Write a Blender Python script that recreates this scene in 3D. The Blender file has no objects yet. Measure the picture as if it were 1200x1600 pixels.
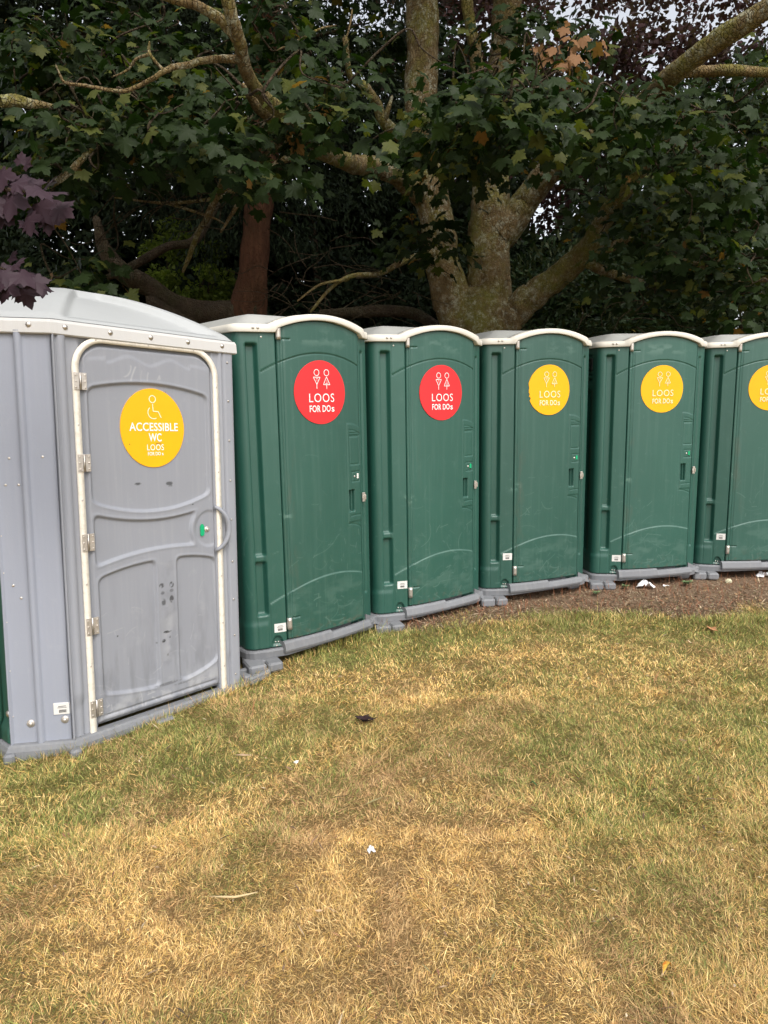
import bpy, math, random
import numpy as np
R = math.radians
rng = np.random.default_rng(7)
random.seed(7)
sc = bpy.context.scene
COL = sc.collection

# ------------------------------------------------------------------ camera
PITCH, ROLL, CAMH, FOC = R(8.997), R(-1.021), 1.6, 1061.7
fwd = np.array([0, math.cos(PITCH), -math.sin(PITCH)]); rgt = np.array([1., 0, 0]); up = np.cross(rgt, fwd)
rt = rgt * math.cos(ROLL) + up * math.sin(ROLL); uu = -rgt * math.sin(ROLL) + up * math.cos(ROLL)
from mathutils import Matrix, Vector
cam = bpy.data.cameras.new('camera'); co = bpy.data.objects.new('camera', cam); COL.objects.link(co)
M = Matrix(((rt[0], uu[0], -fwd[0], 0), (rt[1], uu[1], -fwd[1], 0), (rt[2], uu[2], -fwd[2], CAMH), (0, 0, 0, 1)))
co.matrix_world = M
cam.sensor_fit = 'VERTICAL'; cam.sensor_height = 36; cam.lens = FOC / 1600 * 36; cam.clip_end = 2000; cam.clip_start = .05
sc.camera = co

def at(px, py, Y):
    d = rt * (px - 600) / FOC - uu * (py - 800) / FOC + fwd
    return np.array([0, 0, CAMH]) + d * (Y / d[1])

def sst(a, b, x):
    t = np.clip((np.asarray(x, float) - a) / (b - a), 0, 1); return t * t * (3 - 2 * t)

def gz(x, y):
    "height of the lawn"
    x = np.asarray(x, float); y = np.asarray(y, float)
    return -.012 * (1 - sst(2.9, 4.3, y + .35 * x)) + .012 * np.sin(x * 2.1 + 1) * np.sin(y * 1.7) * (y < 60)

# value noise
def vnoise(x, y, scale, seed=0):
    x = np.asarray(x) * scale + 1000; y = np.asarray(y) * scale + 1000
    r = np.random.default_rng(seed).random((256, 256))
    xi = np.floor(x).astype(int); yi = np.floor(y).astype(int); fx = x - xi; fy = y - yi
    fx = fx * fx * (3 - 2 * fx); fy = fy * fy * (3 - 2 * fy)
    g = lambda a, b: r[a % 256, b % 256]
    return (g(xi, yi) * (1 - fx) + g(xi + 1, yi) * fx) * (1 - fy) + (g(xi, yi + 1) * (1 - fx) + g(xi + 1, yi + 1) * fx) * fy

def fnoise(x, y, scale, seed=0, o=4):
    s = 0; a = .5; t = 0
    for k in range(o):
        s = s + a * vnoise(x, y, scale * 2 ** k, seed + k); t += a; a *= .55
    return s / t

# ------------------------------------------------------------------ object helpers
def tag(o, label=None, cat=None, group=None, kind=None):
    if label: o['label'] = label
    if cat: o['category'] = cat
    if group: o['group'] = group
    if kind: o['kind'] = kind
    return o

def empty(name, loc=(0, 0, 0), rot=(0, 0, 0)):
    o = bpy.data.objects.new(name, None); o.empty_display_size = .1
    COL.objects.link(o); o.location = loc; o.rotation_euler = rot
    return o

def link(name, me, mat=None, parent=None):
    if mat: me.materials.append(mat)
    o = bpy.data.objects.new(name, me); COL.objects.link(o)
    if parent: o.parent = parent
    return o

def mesh_arr(name, V, polys, smooth=True):
    """V (n,3) ; polys list of int arrays of equal width k each (m,k)"""
    me = bpy.data.meshes.new(name)
    V = np.asarray(V, np.float32)
    me.vertices.add(len(V)); me.vertices.foreach_set('co', V.ravel())
    polys = [np.asarray(p, np.int32) for p in polys if len(p)]
    loops = np.concatenate([p.ravel() for p in polys])
    tot = np.concatenate([np.full(len(p), p.shape[1], np.int32) for p in polys])
    st = np.concatenate([[0], np.cumsum(tot)[:-1]]).astype(np.int32)
    me.loops.add(len(loops)); me.loops.foreach_set('vertex_index', loops)
    me.polygons.add(len(tot)); me.polygons.foreach_set('loop_start', st); me.polygons.foreach_set('loop_total', tot)
    if smooth: me.polygons.foreach_set('use_smooth', np.ones(len(tot), bool))
    me.update(calc_edges=True)
    return me

class MB:
    "collects shapes into one mesh"
    def __init__(s): s.v = []; s.f = []; s.n = 0; s.sm = []
    def add(s, V, F, smooth=False):
        V = np.asarray(V, float).reshape(-1, 3)
        s.v.append(V); s.f += [[i + s.n for i in f] for f in F]; s.sm += [smooth] * len(F); s.n += len(V); return s
    def box(s, c, d, rz=0, bev=0.0):
        x, y, z = np.array(d) / 2.
        b = min(bev, x * .9, y * .9, z * .9)
        if b <= 0:
            V = np.array([[sx * x, sy * y, sz * z] for sz in (-1, 1) for sx, sy in ((-1, -1), (1, -1), (1, 1), (-1, 1))])
            F = [[3, 2, 1, 0], [4, 5, 6, 7]] + [[i, (i + 1) % 4, (i + 1) % 4 + 4, i + 4] for i in range(4)]
        else:
            def ring(z_, ins):
                X, Y = x - ins, y - ins
                return [[-X + b, -Y, z_], [X - b, -Y, z_], [X, -Y + b, z_], [X, Y - b, z_], [X - b, Y, z_], [-X + b, Y, z_], [-X, Y - b, z_], [-X, -Y + b, z_]]
            V = np.array(ring(-z, b * .7) + ring(-z + b, 0) + ring(z - b, 0) + ring(z, b * .7))
            F = [list(range(7, -1, -1)), list(range(24, 32))]
            for k in range(3): F += [[k * 8 + i, k * 8 + (i + 1) % 8, k * 8 + 8 + (i + 1) % 8, k * 8 + 8 + i] for i in range(8)]
        c_, s_ = math.cos(rz), math.sin(rz)
        V = np.stack([V[:, 0] * c_ - V[:, 1] * s_, V[:, 0] * s_ + V[:, 1] * c_, V[:, 2]], 1) + np.array(c)
        return s.add(V, F)
    def tube(s, P, r, seg=10, cap=True):
        P = np.asarray(P, float); r = np.broadcast_to(r, (len(P),)).astype(float)
        T = np.gradient(P, axis=0); T /= np.linalg.norm(T, axis=1)[:, None] + 1e-9
        n = np.array([0, 0, 1.]) if abs(T[0][2]) < .9 else np.array([1., 0, 0])
        V = []
        for i in range(len(P)):
            n = n - T[i] * (n @ T[i]); n /= np.linalg.norm(n); b = np.cross(T[i], n)
            a = np.arange(seg) / seg * 2 * math.pi
            V.append(P[i] + r[i] * (np.cos(a)[:, None] * n + np.sin(a)[:, None] * b))
        F = []
        for i in range(len(P) - 1):
            for k in range(seg): F.append([i * seg + k, i * seg + (k + 1) % seg, (i + 1) * seg + (k + 1) % seg, (i + 1) * seg + k])
        if cap: F += [list(range(seg - 1, -1, -1)), [(len(P) - 1) * seg + k for k in range(seg)]]
        return s.add(np.concatenate(V), F, True)
    def prism(s, poly, z0, z1):
        "poly list of xy (ccw) extruded"
        n = len(poly); V = [[x, y, z0] for x, y in poly] + [[x, y, z1] for x, y in poly]
        return s.add(V, [list(range(n - 1, -1, -1)), list(range(n, 2 * n))] + [[i, (i + 1) % n, (i + 1) % n + n, i + n] for i in range(n)])
    def dome(s, c, r, axis=(0, -1, 0), h=.5, seg=10):
        a = Vector(axis); q = Vector((0, 0, 1)).rotation_difference(a)
        V = []; rings = [(1, 0), (.95, .35), (.7, .75), (.3, .97)]
        for rr, hh in rings:
            for k in range(seg):
                v = q @ Vector((math.cos(k / seg * 2 * math.pi) * r * rr, math.sin(k / seg * 2 * math.pi) * r * rr, hh * h * r)); V.append(np.array(v) + np.array(c))
        F = []
        for i in range(3):
            for k in range(seg): F.append([i * seg + k, i * seg + (k + 1) % seg, (i + 1) * seg + (k + 1) % seg, (i + 1) * seg + k])
        F.append([3 * seg + k for k in range(seg)])
        return s.add(V, F, True)
    def build(s, name, mat=None, parent=None):
        me = bpy.data.meshes.new(name); me.from_pydata(np.concatenate(s.v).tolist(), [], s.f)
        me.polygons.foreach_set('use_smooth', s.sm); me.update()
        return link(name, me, mat, parent)

def grid(P, closed=False, base=0, flip=False):
    "P (nu,nv,3) -> verts, quads"
    nu, nv = P.shape[:2]
    idx = np.arange(nu * nv).reshape(nu, nv) + base
    if closed: idx = np.concatenate([idx, idx[:1]], 0)
    a, b, c, d = idx[:-1, :-1], idx[1:, :-1], idx[1:, 1:], idx[:-1, 1:]
    Q = np.stack([a, b, c, d], -1).reshape(-1, 4)
    if flip: Q = Q[:, ::-1]
    return P.reshape(-1, 3), Q

def fattr(me, name, arr):
    a = me.attributes.new(name, 'FLOAT', 'POINT'); a.data.foreach_set('value', np.asarray(arr, np.float32).ravel())
def cattr(me, name, arr):
    a = me.attributes.new(name, 'FLOAT_COLOR', 'POINT')
    arr = np.asarray(arr, np.float32)
    if arr.shape[1] == 3: arr = np.concatenate([arr, np.ones((len(arr), 1), np.float32)], 1)
    a.data.foreach_set('color', arr.ravel())

# ------------------------------------------------------------------ materials
class NT:
    def __init__(s, name):
        s.m = bpy.data.materials.new(name); s.m.use_nodes = True; s.t = s.m.node_tree
        s.b = s.t.nodes['Principled BSDF']; s.out = s.t.nodes['Material Output']
    def n(s, typ, **k):
        nd = s.t.nodes.new(typ)
        for a, b in k.items():
            if a.startswith('i_'):
                key = a[2:]; key = int(key) if key.isdigit() else key.replace('_', ' ')
                nd.inputs[key].default_value = b
            else: setattr(nd, a, b)
        return nd
    def l(s, a, b): s.t.links.new(a, b)
    def noise(s, vec, scale, detail=4, rough=.55, dist=0):
        nd = s.n('ShaderNodeTexNoise'); nd.inputs['Scale'].default_value = scale; nd.inputs['Detail'].default_value = detail
        nd.inputs['Roughness'].default_value = rough; nd.inputs['Distortion'].default_value = dist
        if vec is not None: s.l(vec, nd.inputs['Vector'])
        return nd.outputs['Fac']
    def ramp(s, fac, stops):
        nd = s.n('ShaderNodeValToRGB'); e = nd.color_ramp.elements
        while len(e) < len(stops): e.new(.5)
        for el, (p, c) in zip(e, stops):
            el.position = p; el.color = (c if hasattr(c, '__len__') else (c, c, c)) + ((1,) if hasattr(c, '__len__') and len(c) == 3 else ()) if hasattr(c, '__len__') else (c, c, c, 1)
        s.l(fac, nd.inputs['Fac']); return nd.outputs['Color']
    def mix(s, fac, a, b, typ='MIX'):
        nd = s.n('ShaderNodeMix', data_type='RGBA', blend_type=typ)
        for sock, v in ((nd.inputs[0], fac), (nd.inputs[6], a), (nd.inputs[7], b)):
            if hasattr(v, 'is_output') or isinstance(v, bpy.types.NodeSocket): s.l(v, sock)
            elif hasattr(v, '__len__'): sock.default_value = tuple(v) + ((1,) if len(v) == 3 else ())
            else: sock.default_value = v
        return nd.outputs[2]
    def math(s, op, a, b=0, c=None):
        nd = s.n('ShaderNodeMath', operation=op)
        for i, v in enumerate((a, b) + ((c,) if c is not None else ())):
            if isinstance(v, bpy.types.NodeSocket): s.l(v, nd.inputs[i])
            else: nd.inputs[i].default_value = v
        return nd.outputs[0]
    def bump(s, h, strength=.3, dist=.01):
        nd = s.n('ShaderNodeBump'); nd.inputs['Strength'].default_value = strength; nd.inputs['Distance'].default_value = dist
        s.l(h, nd.inputs['Height']); s.l(nd.outputs[0], s.b.inputs['Normal'])
    def coord(s, off=True):
        tc = s.n('ShaderNodeTexCoord'); v = tc.outputs['Object']
        if off:
            oi = s.n('ShaderNodeObjectInfo'); sc_ = s.n('ShaderNodeVectorMath', operation='ADD')
            cb = s.n('ShaderNodeMath', operation='MULTIPLY'); cb.inputs[1].default_value = 57.; s.l(oi.outputs['Random'], cb.inputs[0])
            s.l(v, sc_.inputs[0]); s.l(cb.outputs[0], sc_.inputs[1]); v = sc_.outputs[0]
        return v
    def geo(s): return s.n('ShaderNodeNewGeometry')
    def color(s, c): 
        if isinstance(c, bpy.types.NodeSocket): s.l(c, s.b.inputs['Base Color'])
        else: s.b.inputs['Base Color'].default_value = tuple(c) + (1,)
    def rough(s, r):
        if isinstance(r, bpy.types.NodeSocket): s.l(r, s.b.inputs['Roughness'])
        else: s.b.inputs['Roughness'].default_value = r
    def spec(s, v): s.b.inputs['Specular IOR Level'].default_value = v

def plastic(name, base, worn, dark, rough=.42, attr=False, var=.18, spec=.5, grime=0.0):
    N = NT(name); v = N.coord()
    n1 = N.noise(v, 2.2, 5); n2 = N.noise(v, 14, 6, .65); n3 = N.noise(v, 160, 3)
    c = N.mix(N.math('MULTIPLY', n1, .9), tuple(np.array(base) * (1 - var)), tuple(np.array(base) * (1 + var)))
    oi_ = N.n('ShaderNodeObjectInfo'); hv_ = N.n('ShaderNodeHueSaturation'); N.l(N.math('MULTIPLY_ADD', oi_.outputs['Random'], .20, .90), hv_.inputs['Value']); N.l(c, hv_.inputs['Color']); c = hv_.outputs[0]
    # faint vertical rain streaks of grime
    mp = N.n('ShaderNodeMapping'); mp.inputs['Scale'].default_value = (38, 38, 1.6); N.l(v, mp.inputs['Vector'])
    st = N.ramp(N.noise(mp.outputs[0], 1, 4, .6), [(.5, 0.), (.78, 1.)])
    c = N.mix(N.math('MULTIPLY', st, .05 + grime), c, worn)
    sp = N.ramp(n2, [(.60, 0.), (.72, 1.)])
    c = N.mix(N.math('MULTIPLY', sp, .06 + grime * .5), c, worn)
    if attr:
        a = N.n('ShaderNodeAttribute', attribute_name='wear'); c = N.mix(a.outputs['Fac'], c, worn)
        d = N.n('ShaderNodeAttribute', attribute_name='mark'); c = N.mix(d.outputs['Fac'], c, dark)
    N.color(c); N.rough(N.math('MULTIPLY_ADD', n2, .22, rough - .10)); N.spec(spec)
    N.bump(N.math('ADD', N.math('MULTIPLY', n3, .25), N.math('MULTIPLY', n1, 2.5)), .35, .004)
    return N.m

def metal(name, base, rough=.35, m=1.0, dirt=(.12, .09, .06), amt=.35):
    N = NT(name); v = N.coord()
    n = N.noise(v, 30, 6, .7); N.color(N.mix(N.math('MULTIPLY', N.ramp(n, [(.48, 0.), (.75, 1.)]), amt), base, dirt))
    N.b.inputs['Metallic'].default_value = m; N.rough(N.math('MULTIPLY_ADD', n, .3, rough - .1)); N.bump(n, .2, .002)
    return N.m

def paint(name, base, rough=.5, var=.06, spec=.4):
    N = NT(name); v = N.coord(); n = N.noise(v, 9, 5)
    N.color(N.mix(n, tuple(np.array(base) * (1 - var)), tuple(np.minimum(np.array(base) * (1 + var), 1)))); N.rough(rough); N.spec(spec)
    N.bump(N.noise(v, 120, 2), .1, .001)
    return N.m

GREEN = (.012, .080, .056)
M_green = plastic('green_plastic', GREEN, (.17, .28, .23), (.10, .08, .05), .50, True, .14, .85, .06)
M_greenbody = plastic('green_body_plastic', GREEN, (.17, .28, .23), (.10, .08, .05), .48, True, .14, .8, .03)
M_grey = plastic('grey_plastic', (.290, .300, .330), (.52, .52, .52), (.03, .03, .03), .50, True, .05, .4, .05)
M_greywall = plastic('grey_wall_plastic', (.300, .318, .370), (.5, .5, .5), (.03, .03, .03), .50, True, .04, .4, .03)
M_base = plastic('base_plastic', (.20, .205, .215), (.33, .32, .30), (.05, .045, .04), .6, False, .2, .35, .25)
M_roof = plastic('roof_plastic', (.37, .37, .345), (.30, .30, .24), (.05, .05, .04), .5, False, .08, .4, .22)
M_fascia = plastic('cream_plastic', (.70, .66, .57), (.45, .42, .34), (.1, .1, .08), .5, False, .04, .4, .10)
M_band = plastic('grey_white_plastic', (.53, .52, .50), (.42, .40, .36), (.1, .1, .08), .5, False, .04, .4, .10)
M_groof = plastic('pale_roof_plastic', (.38, .39, .385), (.38, .37, .33), (.1, .1, .08), .5, True, .05, .4, .12)
M_steel = metal('steel', (.62, .58, .53), .38)
M_alu = metal('aluminium_trim', (.86, .80, .69), .45, .15, (.42, .37, .28), .5)
M_hinge = metal('hinge_metal', (.66, .61, .55), .4, .8, (.2, .15, .1), .5)
M_red = paint('red_sign', (.80, .030, .034), .42)
M_yellow = paint('yellow_sign', (.92, .44, .002), .42)
M_white = paint('white_lettering', (.86, .85, .82), .5)
M_cream = paint('cream_lettering', (.88, .80, .48), .5)
M_label = paint('label_white', (.72, .70, .66), .5)
M_ink = paint('label_ink', (.08, .075, .07), .6)
M_black = paint('black_recess', (.012, .014, .013), .6)
M_indic = paint('green_indicator', (.01, .38, .16), .3)
M_dgreen = paint('vent_green', (.004, .04, .028), .5)
M_tissue = paint('tissue_paper', (.92, .92, .92), .9, .05, .1)
M_stone = paint('pale_stone', (.66, .61, .42), .85, .2, .2)

# ------------------------------------------------------------------ world, sun
w = bpy.data.worlds.new('World'); sc.world = w; w.use_nodes = True
nt = w.node_tree; bg = nt.nodes['Background']
SUN_EL, SUN_AZ = R(52), R(155)     # azimuth measured clockwise from +Y : light comes from behind and to the right of the camera
sky = nt.nodes.new('ShaderNodeTexSky'); sky.sky_type = 'NISHITA'; sky.sun_disc = False
sky.sun_elevation = SUN_EL; sky.sun_rotation = SUN_AZ; sky.air_density = 1.0; sky.dust_density = 4.0; sky.ozone_density = 1.0
hs = nt.nodes.new('ShaderNodeHueSaturation'); hs.inputs['Saturation'].default_value = .25; hs.inputs['Value'].default_value = 2.1
nt.links.new(sky.outputs[0], hs.inputs['Color']); nt.links.new(hs.outputs[0], bg.inputs['Color']); bg.inputs['Strength'].default_value = .15
sl = bpy.data.lights.new('sun', 'SUN'); sl.energy = .85; sl.angle = R(16); sl.color = (1, .95, .87)
so = bpy.data.objects.new('sun', sl); COL.objects.link(so)
sd = Vector((math.sin(SUN_AZ) * math.cos(SUN_EL), math.cos(SUN_AZ) * math.cos(SUN_EL), math.sin(SUN_EL)))
so.rotation_euler = sd.to_track_quat('Z', 'Y').to_euler(); so.location = (0, -5, 10)
sc.view_settings.view_transform = 'Standard'; sc.view_settings.look = 'None'; sc.view_settings.gamma = 1
sc.view_settings.exposure = -.12
sc.cycles.max_bounces = 6; sc.cycles.diffuse_bounces = 3; sc.cycles.glossy_bounces = 3; sc.cycles.transparent_max_bounces = 4

# ================================================================== GREEN TOILETS
Z0 = .157; DW = .636; BOW = .022
def bow(x):
    u = np.clip(np.asarray(x, float) / DW, 0, 1); return -BOW * 4 * u * (1 - u)
ca, sa = math.cos(R(20)), math.sin(R(20))
def outline(fine=.004, coarse=.03, recess=.040):
    """closed outline, returns xy, outward normal, s  (s<0: front-left panel and left wall, 0..DW behind the door, >DW right)"""
    P = []; Nn = []; S = []
    def seg(a, b, n, step, s0, s1):
        k = max(2, int(math.dist(a, b) / step)); 
        for i in range(k):
            t = i / k; P.append((a[0] + (b[0] - a[0]) * t, a[1] + (b[1] - a[1]) * t)); Nn.append(n); S.append(s0 + (s1 - s0) * t)
    def arc(c, r, a0, a1, step, s0, s1):
        k = max(3, int(abs(a1 - a0) * r / step))
        for i in range(k):
            t = i / k; a = a0 + (a1 - a0) * t; P.append((c[0] + r * math.cos(a), c[1] + r * math.sin(a))); Nn.append((math.cos(a), math.sin(a))); S.append(s0 + (s1 - s0) * t)
    # going: hinge -> left along the panel -> left wall -> back -> right wall -> trim -> door recess -> hinge   (clockwise seen from above)
    seg((0, 0), (-.174, .063), (-sa, -ca), fine, 0, -.185)
    arc((-.150, .129), .07, R(250), R(180), fine, -.185, -.30)
    seg((-.220, .129), (-.220, 1.08), (-1, 0), coarse, -.33, -1.25)
    arc((-.150, 1.08), .07, R(180), R(90), coarse, -1.25, -1.35)
    seg((-.150, 1.15), (.674, 1.15), (0, 1), coarse * 3, -9, -9)
    arc((.674, 1.08), .07, R(90), R(0), coarse, 9, 9)
    seg((.744, 1.08), (.744, .074), (1, 0), coarse, 1.8, .80)
    arc((.694, .074), .05, 0, R(-70), .006, .80, .72)
    seg((.711, .027), (.636, 0), (sa, -ca), fine, .72, .636)
    seg((.636, .002), (.628, recess), (-1, 0), .01, .63, .63)
    seg((.626, recess), (.012, recess), (0, -1), coarse, .62, .02)
    seg((.010, recess), (.002, .002), (1, 0), .01, .01, .005)
    return np.array(P), np.array(Nn), np.array(S)

def upper_arc(s): return 1.76 - .70 * (s - .31) ** 2
def lower_arc(s): return .362 - .60 * (s - .36) ** 2
def door_top(s): return 1.886 + .062 * (1 - ((s - .318) / .318) ** 2)
def groove(x, c, wdt): return np.exp(-((x - c) / wdt) ** 2)

def scratches(S, H, seed, n, smin, smax, hmin, hmax, wdt=.0022):
    r = np.random.default_rng(seed); out = np.zeros_like(S)
    for _ in range(n):
        s0 = r.uniform(smin, smax); h0 = hmin + (hmax - hmin) * r.random() ** 1.6; a = r.normal(0, .55) if r.random() < .6 else r.normal(1.4, .5)
        L = r.exponential(.018) + .008; cv = r.normal(0, 6)
        ds = (S - s0) * math.cos(a) + (H - h0) * math.sin(a); dn = -(S - s0) * math.sin(a) + (H - h0) * math.cos(a) + cv * ds ** 2
        out = np.maximum(out, np.exp(-(dn / wdt) ** 2) * (np.abs(ds) < L) * r.uniform(.2, .75))
    return out

def body_mesh(seed):
    P, Nn, S = outline()
    zlo = .117 - Z0
    H = np.arange(zlo, 1.905, .007)
    Sg, Hg = np.meshgrid(S, H, indexing='ij')
    d = np.zeros_like(Sg); L = -Sg
    pan = (Sg < 0) & (Sg > -.34)
    # long vertical recess: floor, slanted right cheek, steep left edge
    floor = sst(.100, .128, L) * (1 - sst(.168, .177, L))
    rec = floor * sst(.165, .18, Hg) * (1 - sst(1.795, 1.81, Hg))
    rung = sst(.50, .508, Hg) * (1 - sst(.542, .55, Hg))
    rec = rec * (1 - rung * .75)
    d -= np.where(pan, rec * .036, 0)
    d -= np.where(pan, .004 * groove(L, .180, .003) * (Hg < 1.8), 0)
    # moulded arc line carried across the panel
    zone = (Sg < 0) & (L < .096)
    d -= np.where(zone, .0045 * groove(Hg, upper_arc(Sg) - .002, .0035) - .0030 * sst(-.003, .003, Hg - upper_arc(Sg)), 0)
    d += np.where(zone, .003 * (1 - sst(-.004, .004, Hg - lower_arc(Sg))), 0)
    # arched pocket at the foot with bolts
    q = ((L - .058) / .034) ** 2 + ((Hg + .028) / .058) ** 2
    d -= np.where(zone & (Hg > -.026), .018 * (1 - sst(.75, 1.05, q)), 0)
    # foot flare line
    d += np.where(pan & (L > .11), .006 * (1 - sst(.10, .14, Hg)), 0)
    # side wall ribs
    side = (Sg < -.40) & (Sg > -1.25)
    d -= np.where(side, .02 * sst(-.2, .2, np.sin((L - .4) * 2 * math.pi / .21)) * sst(.12, .16, Hg) * (1 - sst(1.5, 1.54, Hg)), 0)
    lou = side & (Hg > 1.6) & (Hg < 1.82)
    d -= np.where(lou, .014 * (np.sin(Hg * 2 * math.pi / .04) > 0), 0)
    # right trim channel
    tr = (Sg > .64) & (Sg < .73)
    d -= np.where(tr, .012 * sst(.655, .660, Sg) * (1 - sst(.684, .690, Sg)) * sst(.16, .17, Hg) * (1 - sst(1.78, 1.79, Hg)), 0)
    sidr = (Sg > .85) & (Sg < 1.8)
    d -= np.where(sidr, .02 * sst(-.2, .2, np.sin((Sg - .9) * 2 * math.pi / .21)) * sst(.12, .16, Hg) * (1 - sst(1.5, 1.54, Hg)), 0)
    wear = np.zeros_like(Sg)
    wear += np.where(zone, groove(Hg, lower_arc(Sg), .0035) * .5, 0)
    wear = np.maximum(wear, np.where(pan, scratches(Sg, Hg, seed, 14, -.3, 0, 0, .9) * .4, 0))
    bl = (fnoise(Sg * 1.0, Hg, 30, seed) > .58) * np.exp(-((L - .0) ** 2 + (Hg - .775) ** 2) / .0010)
    wear = np.maximum(wear, bl * .5 * (Sg < 0))
    X = P[:, None, 0] + Nn[:, None, 0] * d; Y = P[:, None, 1] + Nn[:, None, 1] * d
    V, Q = grid(np.stack([X, Y, Hg + Z0], -1), True)
    nz = len(H); nu = len(P)
    # closing top and bottom
    c = np.array([[.25, .6, H[-1] + Z0], [.25, .6, H[0] + Z0]])
    b = len(V); V = np.concatenate([V, c])
    i = np.arange(nu) * nz; j = np.roll(i, -1)
    T1 = np.stack([i + nz - 1, j + nz - 1, np.full(nu, b)], 1); T2 = np.stack([j, i, np.full(nu, b + 1)], 1)
    me = mesh_arr('body', V, [Q, T1, T2])
    fattr(me, 'wear', np.concatenate([wear.ravel(), [0, 0]])); fattr(me, 'mark', np.zeros(len(V)))
    return me

def rrect(S, H, s0, s1, h0, h1, e=.004):
    return sst(s0 - e, s0 + e, S) * (1 - sst(s1 - e, s1 + e, S)) * sst(h0 - e, h0 + e, H) * (1 - sst(h1 - e, h1 + e, H))

def door_mesh(seed):
    s = np.unique(np.concatenate([np.arange(.011, .624, .0042), np.arange(.02, .05, .0025), np.arange(.505, .624, .003)]))
    keep_ = [s[0]]
    for q_ in s[1:]:
        if q_ - keep_[-1] > .0022: keep_.append(q_)
    s = np.array(keep_)
    t = np.linspace(0, 1, 440)
    top = door_top(s)
    Sg = np.repeat(s[:, None], len(t), 1); Hg = t[None, :] * top[:, None]
    d = np.zeros_like(Sg)
    d -= .005 * groove(Sg, .030, .0035) + .003 * groove(Sg, .047, .003)
    d += .004 * sst(.047, .052, Sg)
    d -= .0045 * groove(Hg, upper_arc(Sg) - .002, .0035) - .003 * sst(-.003, .003, Hg - upper_arc(Sg))
    d += .0035 * (1 - sst(-.005, .005, Hg - lower_arc(Sg)))
    # slits beside the hinges
    for h in (1.833, .131): d -= .007 * rrect(Sg, Hg, .038, .092, h - .004, h + .004, .002)
    # lock surround: raised frame with arched top and bottom
    top_a = 1.325 - 2.2 * (Sg - .51) ** 2
    fr = sst(.505, .509, Sg) * (1 - sst(.618, .624, Sg)) * sst(.678, .682, Hg - .0) * (1 - sst(-.003, .003, Hg - top_a))
    d += .0035 * fr
    d -= .0035 * groove(Hg, 1.282 - 3.2 * (Sg - .53) ** 2, .0028) * (Sg > .522)
    d -= .0045 * rrect(Sg, Hg, .522, .616, 1.055, 1.252, .003) - .003 * rrect(Sg, Hg, .530, .608, 1.062, 1.236, .003)
    d -= .004 * groove(Hg, 1.262, .003) * (Sg > .52) * (Sg < .62)
    d -= .004 * rrect(Sg, Hg, .537, .613, .943, 1.013, .002) - .003 * rrect(Sg, Hg, .543, .607, .949, 1.007, .002)
    d -= .034 * rrect(Sg, Hg, .513, .562, .750, .890, .003)
    d += .022 * rrect(Sg, Hg, .541, .549, .752, .888, .002)
    d -= .0035 * groove(Hg, .722 - 1.2 * (Sg - .58) ** 2, .003) * (Sg > .52)
    d -= .0035 * groove(Hg, .668 - 2.6 * (Sg - .51) ** 2, .003) * (Sg > .505)
    d -= .004 * groove(Sg, .624, .003)
    d += .0018 * np.sin(Sg * 6.3 + seed) * np.sin(Hg * 4.1 + seed * 2)
    # wear
    wear = groove(Hg, lower_arc(Sg), .0032) * (.10 + .60 * fnoise(Sg, Hg, 25, seed)) * (Sg > .045)
    wear = np.maximum(wear, scratches(Sg, Hg, seed + 5, 60, .05, .62, .01, .62) * .5)
    wear = np.maximum(wear, scratches(Sg, Hg, seed + 9, 14, .2, .5, .02, .25, .003) * .6)
    wear = np.maximum(wear, scratches(Sg, Hg, seed + 13, 16, .05, .6, .5, 1.9, .002) * .28)
    n = fnoise(Sg * 1.0, Hg * 2.2, 9, seed + 3, 5)
    wear = np.maximum(wear, sst(.5, .7, n) * .30 * np.exp(-((Hg - 1.85) / .045) ** 2) * sst(.08, .2, Sg) * (1 - sst(.5, .6, Sg)))
    wear = np.maximum(wear, sst(.46, .72, n) * .15 * np.exp(-((Hg - .17) / .17) ** 2))
    bl = (fnoise(Sg, Hg, 40, seed + 4) > .5) * np.exp(-((Sg - .035) ** 2 + (Hg - .775) ** 2) / .0006)
    wear = np.maximum(wear, bl * .5)
    X = Sg; Y = bow(Sg) - d - .004
    P = np.stack([X, Y, Hg + Z0], -1)
    V, Q = grid(P, flip=False)
    # thickness skirt
    nu, nv = len(s), len(t)
    border = np.concatenate([np.arange(nu) * nv, (nu - 1) * nv + np.arange(1, nv), (np.arange(nu - 2, -1, -1)) * nv + nv - 1, np.arange(nv - 2, 0, -1)])
    back = V[border].copy(); back[:, 1] = .013
    b0 = len(V); V = np.concatenate([V, back]); k = np.arange(len(border)); kn = np.roll(k, -1)
    Q2 = np.stack([border[k], b0 + k, b0 + kn, border[kn]], 1)
    me = mesh_arr('door', V, [Q, Q2])
    mud = .55 * sst(.55, .75, fnoise(Sg, Hg, 45, seed + 8, 4)) * np.exp(-Hg / .05) + .25 * sst(.5, .8, fnoise(Sg * 3, Hg, 6, seed + 6, 4)) * np.exp(-((Sg - .05) / .05) ** 2) * (Hg < 1.2)
    fattr(me, 'wear', np.concatenate([wear.ravel(), np.zeros(len(back))])); fattr(me, 'mark', np.concatenate([mud.ravel(), np.zeros(len(back))]))
    return me

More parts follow.
